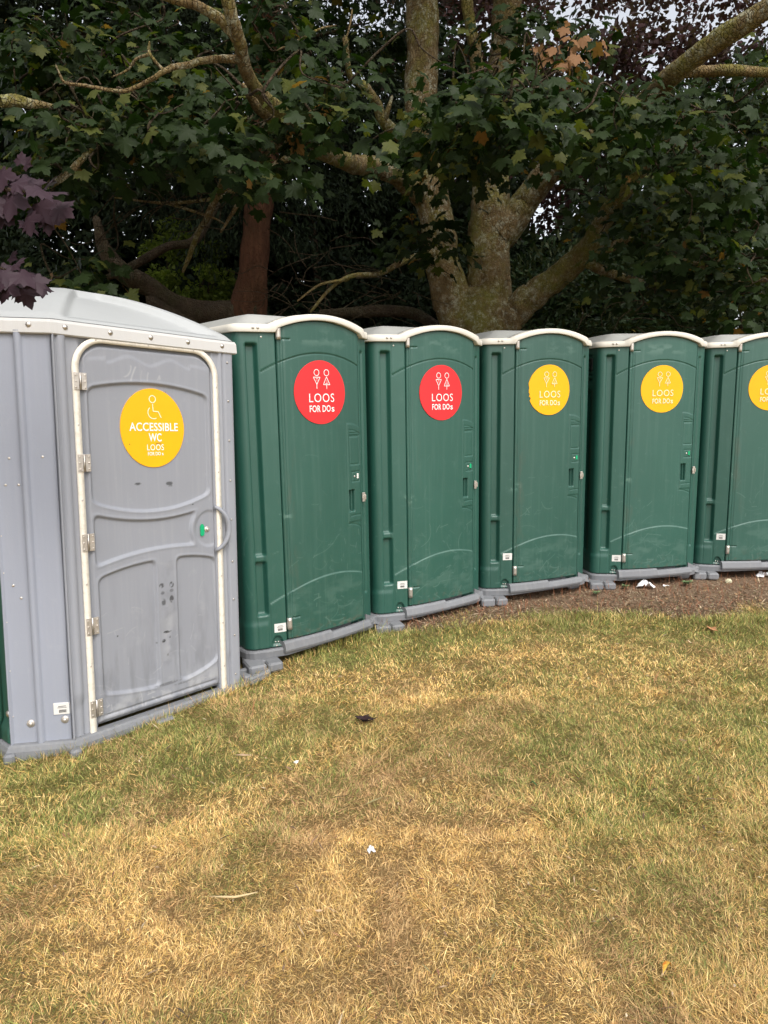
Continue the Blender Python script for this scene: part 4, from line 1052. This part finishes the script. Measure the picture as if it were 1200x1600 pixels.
# lichen covered bare twigs at the upper left
small = [
 [(20, 165, .03, 4.6), (0, 158, .035, 4.6), (45, 160, .03, 4.7), (85, 165, .012, 4.8)][1:],
 [(372, 92, .022, 4.4), (335, 92, .021, 4.35), (300, 100, .020, 4.3), (275, 103, .016, 4.2), (255, 110, .014, 4.1), (225, 128, .012, 4.1), (198, 140, .011, 4.1), (160, 138, .009, 4.1), (130, 132, .008, 4.1), (102, 128, .008, 4.1), (95, 118, .007, 4.1), (88, 102, .004, 4.1)],
 [(255, 110, .011, 4.1), (243, 98, .010, 4.1), (232, 82, .009, 4.1), (233, 66, .005, 4.1)],
 [(232, 85, .009, 4.1), (212, 92, .007, 4.1), (200, 108, .006, 4.1), (175, 120, .003, 4.1)],
 [(75, 290, .028, 5.0), (95, 278, .022, 5.0), (118, 262, .022, 5.1), (140, 240, .018, 5.2), (165, 225, .010, 5.2)],
 [(455, 195, .03, 5.6), (415, 212, .03, 5.8), (380, 240, .03, 6.0), (355, 275, .03, 6.0), (340, 300, .028, 6.1), (325, 335, .028, 6.2), (310, 360, .024, 6.3), (295, 400, .02, 6.4), (285, 425, .012, 6.4)],
 [(470, 212, .024, 5.8), (432, 228, .023, 5.9), (402, 255, .022, 6.0), (390, 285, .02, 6.0), (372, 320, .018, 6.0), (345, 362, .010, 6.0)],
 [(520, 246, .032, 6.5), (485, 243, .03, 6.6), (450, 245, .03, 6.6), (420, 262, .026, 6.5), (385, 285, .022, 6.4), (345, 305, .02, 6.3), (310, 312, .014, 6.3), (255, 316, .012, 6.2), (180, 308, .006, 6.1)],
 [(300, 300, .012, 6.3), (262, 318, .012, 6.3), (330, 340, .010, 6.2), (350, 350, .006, 6.2)][1:],
 [(525, 40, .006, 6.0), (500, 45, .008, 6.0), (470, 60, .010, 6.0), (432, 78, .006, 6.0)],
 [(550, 15, .008, 6.2), (545, 45, .008, 6.2), (537, 70, .005, 6.2)],
]
for v in small: MW.limb(px(v, 6), 8, 6, .22, 2.0)
for (x0, y0, n, l, Yd) in ((250, 330, 16, 70, 6.2), (460, 440, 26, 70, 7.2), (560, 470, 18, 60, 7.6), (620, 420, 14, 50, 7.6), (240, 290, 14, 60, 5.8), (400, 300, 10, 60, 6.4), (1000, 470, 12, 60, 7.2), (1130, 400, 8, 60, 7.0), (150, 240, 10, 50, 5.4), (60, 130, 6, 50, 5.2)):
    for _ in range(n):
        a = rng.uniform(0, 6.28); x1, y1 = x0 + rng.normal(0, 50), y0 + rng.normal(0, 30); ll = l * rng.uniform(.5, 1.6); p = [(x1, y1, .006, Yd)]
        for k in range(3): a += rng.normal(0, .45); x1 += math.cos(a) * ll / 3; y1 += math.sin(a) * ll / 3 * .7; p.append((x1, y1, .005 - .0012 * k, Yd + rng.normal(0, .05)))
        TW.limb(px(p, Yd), 5, 4, .1, 1, rec=False)
# crown made of leafy sprays
def sprays(centers, n_each, rad, size, flat=.22, droop=.5, face=.3):
    pos, tip, nrm, sz = [], [], [], []
    for c, r_ in centers:
        n = int(n_each * rng.uniform(.7, 1.3)); a = rng.uniform(0, 6.28, n); q = np.sqrt(rng.random(n)) * r_ * rad
        tilt = rng.normal(0, .25, 2)
        off = np.stack([np.cos(a) * q, np.sin(a) * q * .8, rng.normal(0, flat * r_ * rad, n) + np.cos(a) * q * tilt[0] - q * .25], 1)
        pos.append(c + off + rng.normal(0, .05, 3)); t = np.stack([np.cos(a), np.sin(a), -droop - .5 * rng.random(n)], 1) + rng.normal(0, .35, (n, 3)); tip.append(t)
        nn = np.stack([rng.normal(0, .45, n), rng.normal(-face, .4, n), np.ones(n) * .8], 1); nrm.append(nn); sz.append(size * rng.uniform(.45, 1.3, n))
    return [np.concatenate(z) for z in (pos, tip, nrm, sz)]
cent = []
def twig(c):
    "connect a spray to the nearest limb with a thin branch"
    best = None
    for C, r in MW.paths + TW.paths:
        d = np.linalg.norm(C - c, axis=1); i = d.argmin()
        if best is None or d[i] < best[0]: best = (d[i], C[i], r[i])
    if best[0] > 1.3: return
    m = (best[1] + c) / 2 + rng.normal(0, .12, 3) + [0, 0, .06]
    TW.limb([[*best[1], min(.012, best[2])], [*((best[1] + m) / 2 + rng.normal(0, .08, 3)), .009], [*m, .007], [*((m + c) / 2 + rng.normal(0, .06, 3)), .005], [*(c + [0, 0, .03]), .003]], 5, 5, .1, 1)
# (px, py, spread x, spread y, depth0, depth1, count)
regions = [(60, 70, 80, 50, 5.0, 7.5, 11), (180, 120, 90, 50, 5.2, 7.5, 15), (120, 190, 90, 25, 4.6, 6.4, 12), (290, 185, 70, 35, 4.6, 6.6, 14), (260, 60, 60, 50, 5.5, 7.5, 9), (440, 30, 40, 30, 5.5, 7.5, 5),
           (490, 150, 35, 30, 4.6, 6.2, 8), (420, 110, 30, 40, 6.6, 7.8, 6), (600, 40, 30, 40, 8, 9, 3), (735, 190, 40, 45, 5.0, 7.2, 14), (820, 150, 60, 40, 4.6, 6.6, 15), (860, 40, 60, 25, 6.2, 8, 5),
           (890, 180, 55, 30, 4.8, 7, 12), (970, 165, 45, 30, 4.8, 6.6, 6), (1090, 230, 70, 40, 5.5, 7.5, 9), (1160, 120, 50, 50, 6.2, 8, 4), (1150, 290, 60, 40, 6, 8, 12), (1040, 330, 70, 45, 6.2, 8, 14), (1150, 400, 60, 40, 6.4, 8, 10),
           (1020, 420, 80, 30, 6.8, 8, 8), (670, 365, 18, 16, 6.6, 7.0, 3), (700, 240, 35, 20, 6, 7, 4), (130, 405, 25, 15, 5, 6, 3), (40, 240, 40, 25, 4.6, 6, 4), (420, 225, 40, 18, 5.4, 6.4, 4)]
for (cx, cy, sx, sy, d0, d1, n) in regions:
    for _ in range(n):
        p = at(cx + rng.normal(0, sx * .75), cy + rng.normal(0, sy * .75), rng.uniform(d0, d1)); cent.append((p, rng.uniform(.7, 1.2)))
for c, r_ in cent: twig(c)
nb_ = sum(len(q) for q in MW.Q); MW.Q += [q + MW.n for q in TW.Q]; MW.V += TW.V
bo_ = MW.build('branch', B_maple, MT); bo_.data.materials.append(B_dark)
mi_ = np.zeros(len(bo_.data.polygons), np.int32); mi_[nb_:] = 1; bo_.data.polygons.foreach_set('material_index', mi_)
pos, tip, nrm, sz = sprays(cent, 42, .43, .096)
mk = rng.random(len(pos)) < .16
dc_ = [(at(rng.normal(905, 42), rng.normal(80, 26), rng.uniform(5.6, 6.6)), .6) for _ in range(6)]; dp, dt, dn, ds = sprays(dc_, 8, .30, .085, .4, 1.2)
leaves('dead_leaves', dp, dt, dn, ds, T_maple, leaf_mat('dead_leaf', (.12, .060, .022), (.34, .17, .06), (.25, .13, .06), .5, .3), MT)
leaves('crown', pos[~mk], tip[~mk], nrm[~mk], sz[~mk], T_maple, L_maple, MT)
leaves('backlit_leaves', pos[mk], tip[mk], nrm[mk], sz[mk] * .85, T_maple, L_mapley, MT)
# upper canopy above the picture: closes the sky over the toilets
cc = []
for _ in range(330):
    y_ = rng.uniform(5.6, 11); cc.append((np.array([rng.uniform(-6.5, 7.5), y_, 2.5 + .58 * y_ + rng.uniform(0, 2.4)]), rng.uniform(.8, 1.4)))
pos, tip, nrm, sz = sprays(cc, 26, .62, .20, .3)
leaves('upper_crown', pos, tip, nrm, sz, T_star, L_maple, MT)

# ---- reddish trunk at the left
CT = empty('conifer_tree'); tag(CT, 'tree with a reddish brown trunk sweeping out at its foot behind the grey toilet', 'tree')
W2 = Wood()
b0 = at(392, 560, 9.2)
W2.limb([[b0[0], 9.2, -.2, .42], [b0[0], 9.2, 1.2, .30]] + px([(388, 510, .27), (393, 450, .22), (400, 380, .19), (407, 300, .19), (413, 220, .20), (415, 130, .19), (415, 20, .17), (412, -150, .14), (410, -420, .09)], 9.2), 22, 8, .10)
W2.build('trunk', B_red, CT)
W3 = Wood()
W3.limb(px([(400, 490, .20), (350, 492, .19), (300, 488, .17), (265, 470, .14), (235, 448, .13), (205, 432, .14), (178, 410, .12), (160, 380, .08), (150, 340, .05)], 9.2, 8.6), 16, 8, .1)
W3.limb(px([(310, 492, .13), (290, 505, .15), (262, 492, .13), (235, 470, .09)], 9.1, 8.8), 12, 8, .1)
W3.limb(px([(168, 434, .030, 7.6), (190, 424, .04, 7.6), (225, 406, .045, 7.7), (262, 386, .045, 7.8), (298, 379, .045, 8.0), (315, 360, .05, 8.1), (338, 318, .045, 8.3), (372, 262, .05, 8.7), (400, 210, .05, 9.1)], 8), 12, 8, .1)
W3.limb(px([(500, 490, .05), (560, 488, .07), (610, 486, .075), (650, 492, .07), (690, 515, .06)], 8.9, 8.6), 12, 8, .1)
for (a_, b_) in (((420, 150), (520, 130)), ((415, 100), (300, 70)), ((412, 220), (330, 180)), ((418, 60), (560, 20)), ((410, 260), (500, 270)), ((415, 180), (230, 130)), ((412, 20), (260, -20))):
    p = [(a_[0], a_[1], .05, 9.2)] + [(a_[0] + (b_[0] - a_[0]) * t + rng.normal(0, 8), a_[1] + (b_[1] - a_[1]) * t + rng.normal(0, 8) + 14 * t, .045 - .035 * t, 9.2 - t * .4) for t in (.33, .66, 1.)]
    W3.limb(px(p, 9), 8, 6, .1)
W3.build('branch', B_dark, CT)  # limbs stand in shadow: their shade is put into this darker bark colour

def shell_crown(c, rad, n, size, tmpl, mat, name, parent, clumps=60, spread=.22, hollow=.45, tipdown=.3, up=.5, front=True):
    c = np.array(c, float); rad = np.array(rad, float)
    u = rng.normal(0, 1, (clumps, 3)); u /= np.linalg.norm(u, axis=1)[:, None]
    if front: u[:, 1] = -np.abs(u[:, 1]) * .9 + rng.normal(0, .25, clumps)
    rr = hollow + (1 - hollow) * rng.random(clumps) ** .5
    cc_ = c + u * rr[:, None] * rad
    cs = rng.uniform(.5, 1.3, clumps); k = rng.choice(clumps, n, p=cs ** 2 / np.sum(cs ** 2))
    g = rng.normal(0, 1, (n, 3)); g /= np.linalg.norm(g, axis=1)[:, None]; g *= rng.random(n)[:, None] ** .4
    pos = cc_[k] + g * (cs[k] * spread)[:, None] * rad.mean() * np.array([1.15, 1, .75])
    tip = g * .8 + u[k] * .5 + rng.normal(0, .5, (n, 3)); tip[:, 2] -= tipdown
    nrm = rng.normal(0, .6, (n, 3)) + np.array([0, -.25, up]) + g * .4
    pos[:, 2] = np.maximum(pos[:, 2], .05)
    return leaves(name, pos, tip, nrm, size * rng.uniform(.6, 1.25, n), tmpl, mat, parent)

def stems(c, rad, parent, mat=None, n=5, r0=.05, name='trunk'):
    w_ = Wood()
    for _ in range(n):
        a = rng.uniform(0, 6.28); x, y = c[0] + math.cos(a) * rad[0] * .1, c[1] + math.sin(a) * rad[1] * .1
        e = np.array([c[0] + math.cos(a) * rad[0] * .6, c[1] + math.sin(a) * rad[1] * .6, c[2] + rad[2] * rng.uniform(.0, .7)])
        m = np.array([x * .6 + e[0] * .4, y * .6 + e[1] * .4, e[2] * .5])
        w_.limb([[x, y, -.1, r0], [*(m + rng.normal(0, .1, 3)), r0 * .7], [*e, r0 * .3]], 8, 8, .1)
    return w_.build(name, mat or B_dark, parent)

# needles of the conifer
shell_crown((-1.8, 10.0, 5.9), (2.8, 1.3, 2.4), 30000, .095, T_lance, L_yew, 'crown', CT, 180, .22, .15, .6, .3)

def bush(name, label, cat, c, rad, n, size, tmpl, mat, clumps=70, spread=.24, hollow=.4, sn=5, r0=.04, grp=None, **k):
    t = empty(name, (0, 0, 0)); tag(t, label, cat, grp)
    stems(c, rad, t, None, sn, r0); shell_crown(c, rad, n, size, tmpl, mat, 'crown', t, clumps, spread, hollow, **k); return t
bush('laurel_bush', 'dark evergreen bush with long leaves behind the yellow-signed toilets, right of the big maple', 'bush', (2.6, 9.9, 2.0), (1.9, 1.1, 1.9), 20000, .125, T_lance, L_laurel, 120, .22)
bush('rhododendron_bush', 'dark broad bush filling the right edge behind the end toilet', 'bush', (5.6, 10.0, 2.2), (2.2, 1.3, 2.4), 22000, .120, T_lance, L_laurel, 130, .22)
bush('holly_bush', 'dark dense bush between the reddish trunk and the big maple', 'bush', (-.35, 10.6, 1.9), (1.9, 1.0, 2.0), 24000, .10, T_small, L_yew, 130, .22)
bush('yew_bush', 'dark bush behind the roof of the grey toilet, left of the pale green bush', 'bush', (-5.6, 10.4, 1.9), (2.3, 1.2, 2.0), 20000, .085, T_small, L_yew, 120, .22)
bush('pale_bush', 'pale green sunlit bush glimpsed between dark trunks behind the grey toilet', 'bush', (-2.62, 9.75, 3.3), (.75, .3, .8), 4500, .065, T_small, L_light, 60, .22)
bush('evergreen_tree', 'tall dark evergreen tree behind the bushes at the right', 'tree', (6.2, 12.8, 4.0), (3.4, 1.6, 3.2), 26000, .13, T_small, L_laurel, 170, .2, .2, 6, .12)
bush('beech_tree', 'copper beech with purple leaves letting white sky through, above the right-hand toilets', 'tree', (4.4, 15.5, 7.4), (6.0, 2.2, 3.6), 30000, .13, T_small, L_copper, 330, .10, .1, 7, .12)
bush('lime_tree', 'light green tree showing through the gaps at the upper right', 'tree', (7.4, 14.0, 5.4), (3.2, 1.6, 2.4), 14000, .12, T_small, L_light, 150, .13, .1, 6, .1)
bush('yew_tree', 'tall dark tree filling the background between the trunk with reddish bark and the maple', 'tree', (-.8, 13.4, 5.0), (3.8, 1.5, 3.8), 30000, .12, T_small, L_yew, 260, .12, .1, 6, .12)
bush('cypress_tree', 'tall dark tree behind the upper left of the row', 'tree', (-6.2, 13.0, 6.0), (4.2, 1.6, 4.6), 48000, .15, T_small, L_yew, 300, .17, .1, 6, .12)
bush('hedge', 'low dark hedge closing the view under the big maple', 'hedge', (1.0, 14.2, 2.5), (10.5, .8, 3.1), 90000, .20, T_small, L_laurel, 480, .085, .1, 9, .05)

# ---- purple maple: trunk out of the frame on the left, leaves reaching in front of the grey roof
PT = empty('purple_maple'); tag(PT, 'purple leaved maple branch hanging over the grey roof at the left edge', 'tree')
PW = Wood(); PW.limb([[-3.4, 1.4, -.2, .16], [-3.4, 1.45, 1.2, .13], [-3.3, 1.5, 2.4, .11], [-3.2, 1.6, 3.6, .07], [-3.1, 1.7, 4.6, .04]], 14, 8)
PW.limb([[-3.3, 1.5, 2.2, .05], [-2.6, 1.9, 2.55, .03], [*at(-120, 270, 2.35), .018], [*at(-30, 290, 2.35), .010], [*at(40, 300, 2.35), .005]], 8, 8)
PW.limb([[-3.3, 1.5, 1.9, .04], [-2.6, 1.9, 2.1, .025], [*at(-140, 400, 2.4), .014], [*at(-40, 408, 2.4), .009], [*at(20, 425, 2.4), .004]], 8, 8)
PW.build('trunk', B_dark, PT)
pc = []
for (x, y, Yd) in ((-50, 290, 2.35), (-10, 300, 2.35), (25, 305, 2.32), (50, 320, 2.35), (15, 340, 2.4), (-30, 345, 2.4), (-90, 320, 2.4), (10, 265, 2.45), (-60, 420, 2.45), (-20, 412, 2.4), (8, 402, 2.4), (26, 412, 2.42), (-100, 440, 2.5)):
    pc.append((at(x, y, Yd), .55))
shell_crown((-5.6, 2.0, 4.2), (2.5, 3.4, 3.0), 24000, .15, T_star, L_copper, 'sky_blocking_crown', PT, 180, .22, .4, .4, .5, False)  # unseen crown, enlarged to block sky light from the left
pos, tip, nrm, sz = [], [], [], []
for (x_, y_, s_, a_) in ((-30, 262, .10, -60), (5, 268, .10, -80), (30, 280, .11, -50), (52, 292, .10, -35), (78, 300, .10, -20), (20, 305, .12, -95), (60, 318, .11, -60), (88, 325, .10, -45), (-10, 310, .12, -110), (10, 332, .11, -100),
        (45, 340, .10, -85), (75, 338, .09, -70), (-25, 345, .11, -120), (-60, 300, .12, -120), (-50, 340, .11, -90), (20, 290, .09, 20), (-15, 285, .1, 150), (38, 262, .07, 60),
        (-20, 418, .10, -120), (5, 418, .10, -80), (30, 420, .10, -60), (52, 428, .085, -50), (62, 440, .075, -65), (15, 436, .10, -95), (38, 446, .095, -80), (-10, 440, .10, -110), (-35, 432, .1, -130), (20, 410, .08, 30), (-45, 455, .09, -100)):
    s0_ = s_
    for rep in range(2):
     Yd = 2.35 + .09 * rep + rng.normal(0, .05); a_ = a_ + rng.normal(0, 12) + 35 * rep; s_ = s0_ * (.74 - .12 * rep); ar_ = R(a_); x_ = x_ - 6 * rep; y_ = y_ + rng.normal(0, 8) * rep
     d_ = rt * math.cos(ar_) + uu * math.sin(ar_) - fwd * rng.uniform(-.1, .5)
     pos.append(at(x_, y_ + (0 if y_ < 400 else 6), Yd) - d_ * s_ * .75); tip.append(d_); nrm.append(-fwd * .8 + uu * rng.uniform(.2, .9) + rng.normal(0, .3, 3)); sz.append(s_)
pos, tip, nrm, sz = map(np.array, (pos, tip, nrm, sz))
leaves('crown', pos, tip, nrm, sz, T_maple, L_purple, PT)

# ================================================================== SMALL THINGS ON THE GROUND
def blob(name, label, cat, x, y, r, mat, sq=(1, 1, .6), rough=.3, seed=1, group=None, z=None):
    rr = np.random.default_rng(seed); nu, nv = 22, 12; V = []
    for i in range(nv + 1):
        for k in range(nu):
            th = math.pi * i / nv; ph = 2 * math.pi * k / nu; q = 1 + rough * (math.sin(ph * 3 + seed) * math.sin(th * 4) + math.sin(ph * 5 + th * 7 + seed * 2) * .7 + rr.normal(0, .25)) * math.sin(th)
            V.append((r * q * math.sin(th) * math.cos(ph) * sq[0], r * q * math.sin(th) * math.sin(ph) * sq[1], r * q * math.cos(th) * sq[2]))
    F = [[i * nu + k, (i + 1) * nu + k, (i + 1) * nu + (k + 1) % nu, i * nu + (k + 1) % nu] for i in range(nv) for k in range(nu)]
    b = MB(); b.add(V, F); o = b.build(name, mat); o.location = (x, y, float(ghgt(x, y)) + (r * sq[2] * .6 if z is None else z)); tag(o, label, cat, group); return o
def sheet_scrap(name, label, cat, x, y, w_, d_, h_, mat, seed):
    S, T = np.meshgrid(np.linspace(-.5, .5, 22), np.linspace(-.5, .5, 16), indexing='ij')
    Zs = h_ * np.abs(fnoise(S * 1., T, 4.5, seed, 3) - .35) * 2.2 * (1 - (2 * S) ** 4 * .6); an = np.arctan2(T, S); rad_ = 1 + .28 * np.sin(an * 3 + seed) + .2 * np.sin(an * 5 + seed * 2) + .1 * np.sin(an * 9); X_ = S * np.sqrt(1 - 2 * T ** 2 * .9) * w_ * rad_; Y_ = T * np.sqrt(1 - 2 * S ** 2 * .9) * d_ * rad_
    V, Q = grid(np.stack([X_, Y_, Zs + .003], -1)); V2 = V.copy(); V2[:, 2] -= .0015
    me = mesh_arr(name, np.concatenate([V, V2]), [Q, Q[:, ::-1] + len(V)], False); o = link(name, me, mat); o.location = (x, y, float(ghgt(x, y)) + .01); tag(o, label, cat); return o
sheet_scrap('tissue', 'crumpled white tissue heap on the soil in front of the fourth green toilet', 'tissue', 2.24, 5.66, .14, .11, .055, M_tissue, 4)
sheet_scrap('paper_scrap', 'small flat white paper strip on the soil just right of the crumpled tissue heap', 'paper', 2.42, 5.68, .05, .03, .012, M_tissue, 8)
sheet_scrap('tissue', 'white tissue at the right edge under the end toilet', 'tissue', 3.44, 6.00, .15, .08, .035, M_tissue, 9)
sheet_scrap('paper_scrap', 'tiny white paper scrap lying in the dry grass in the lower middle of the lawn', 'paper', -.07, 2.26, .026, .034, .012, M_tissue, 15)
sheet_scrap('paper_scrap', 'very small white scrap in the grass left of the tan leaf', 'paper', -.42, 2.88, .016, .022, .008, M_tissue, 18)
blob('stone', 'pale yellowish stone on the soil in front of the end toilet', 'stone', 3.03, 5.82, .028, M_stone, (1, .8, .8), .14, 3)
def single_leaf(name, label, cat, x, y, size, tmpl, col, rot, lift=.03, n=1, seed=0, rough=.5, hue2=None):
    r = np.random.default_rng(seed); V0, F0 = tmpl; b = MB()
    for k in range(n):
        a = rot + k * 1.9; V = V0.copy() * size; V[:, 2] += size * .35 * (np.sin(V0[:, 1] * 3 + k) ** 2) + size * .3 * V0[:, 0] ** 2
        c_, s_ = math.cos(a), math.sin(a); Vr = np.stack([V[:, 0] * c_ - V[:, 1] * s_, V[:, 0] * s_ + V[:, 1] * c_, V[:, 2] + k * .004], 1); b.add(Vr, F0.tolist())
    N = NT(name + '_colour'); nz = N.noise(N.coord(False), 30, 3); N.color(N.mix(N.ramp(nz, [(.4, 0.), (.6, 1.)]), col, hue2 or tuple(np.array(col) * .6))); N.rough(rough)
    o = b.build(name, N.m); o.location = (x, y, float(ghgt(x, y)) + lift); o.rotation_euler = (R(-18), r.normal(0, .1), 0); tag(o, label, cat); return o
single_leaf('fallen_leaf', 'curled dark purple dead leaf on the grass in front of the green toilets', 'leaf', -.11, 3.26, .075, T_star, (.035, .014, .016), .8, .018, 3, 1)
single_leaf('fallen_leaf', 'round green leaf lying on the lawn right of centre', 'leaf', .63, 2.66, .045, T_small, (.04, .10, .02), 1.3, .02, 1, 2)
single_leaf('fallen_leaf', 'tan dry leaf lying flat on the lawn, behind and right of the round green leaf', 'leaf', 1.03, 3.01, .065, T_lance, (.55, .38, .17), 1.3, .022, 1, 3)
single_leaf('fallen_leaf', 'narrow pale dry leaf upright in the straw near the middle of the lawn', 'leaf', .145, 2.68, .055, T_lance, (.62, .47, .22), -.3, .025, 1, 4)
single_leaf('fallen_leaf', 'yellow and orange leaf at the bottom right of the lawn', 'leaf', .76, 1.68, .060, T_lance, (.75, .50, .08), -.8, .022, 1, 5, .4, (.70, .22, .03))
single_leaf('fallen_leaf', 'orange brown leaf near the soil edge at the right', 'leaf', 2.28, 4.52, .075, T_star, (.50, .22, .09), .4, .02, 1, 6)
single_leaf('fallen_leaf', 'reddish brown leaf half hidden in the straw below the white scrap', 'leaf', .125, 2.08, .04, T_lance, (.20, .06, .06), 1.7, .016, 1, 7)
single_leaf('fallen_leaf', 'tan leaf near the soil edge close to the first green toilet', 'leaf', -.41, 3.82, .05, T_lance, (.60, .40, .20), .9, .022, 1, 8)
b = MB(); b.tube([(-.075, .0, 0), (-.03, -.008, .004), (.01, -.010, .004), (.05, .004, .002), (.08, .016, 0)], [.002, .0035, .004, .003, .0015], 6); N = NT('dry_twig'); N.color((.55, .42, .22)); N.rough(.8)
o = b.build('twig', N.m); o.location = (-.52, 2.01, float(ghgt(-.52, 2.01)) + .02); tag(o, 'pale curved twig on the straw at the lower left', 'twig')
for x, y, h, s in ((2.62, 5.70, .07, 1), (1.75, 5.45, .05, 2), (2.05, 5.62, .05, 3)):
    t = single_leaf('weed', ['', 'small pale green weed under the edge of the fourth green toilet', 'small weed on the soil at the foot of the torn-signed toilet', 'tiny weed on the soil left of the crumpled tissue'][s], 'weed', x, y, h, T_star, (.16, .24, .10), .3, .02, 4, s)
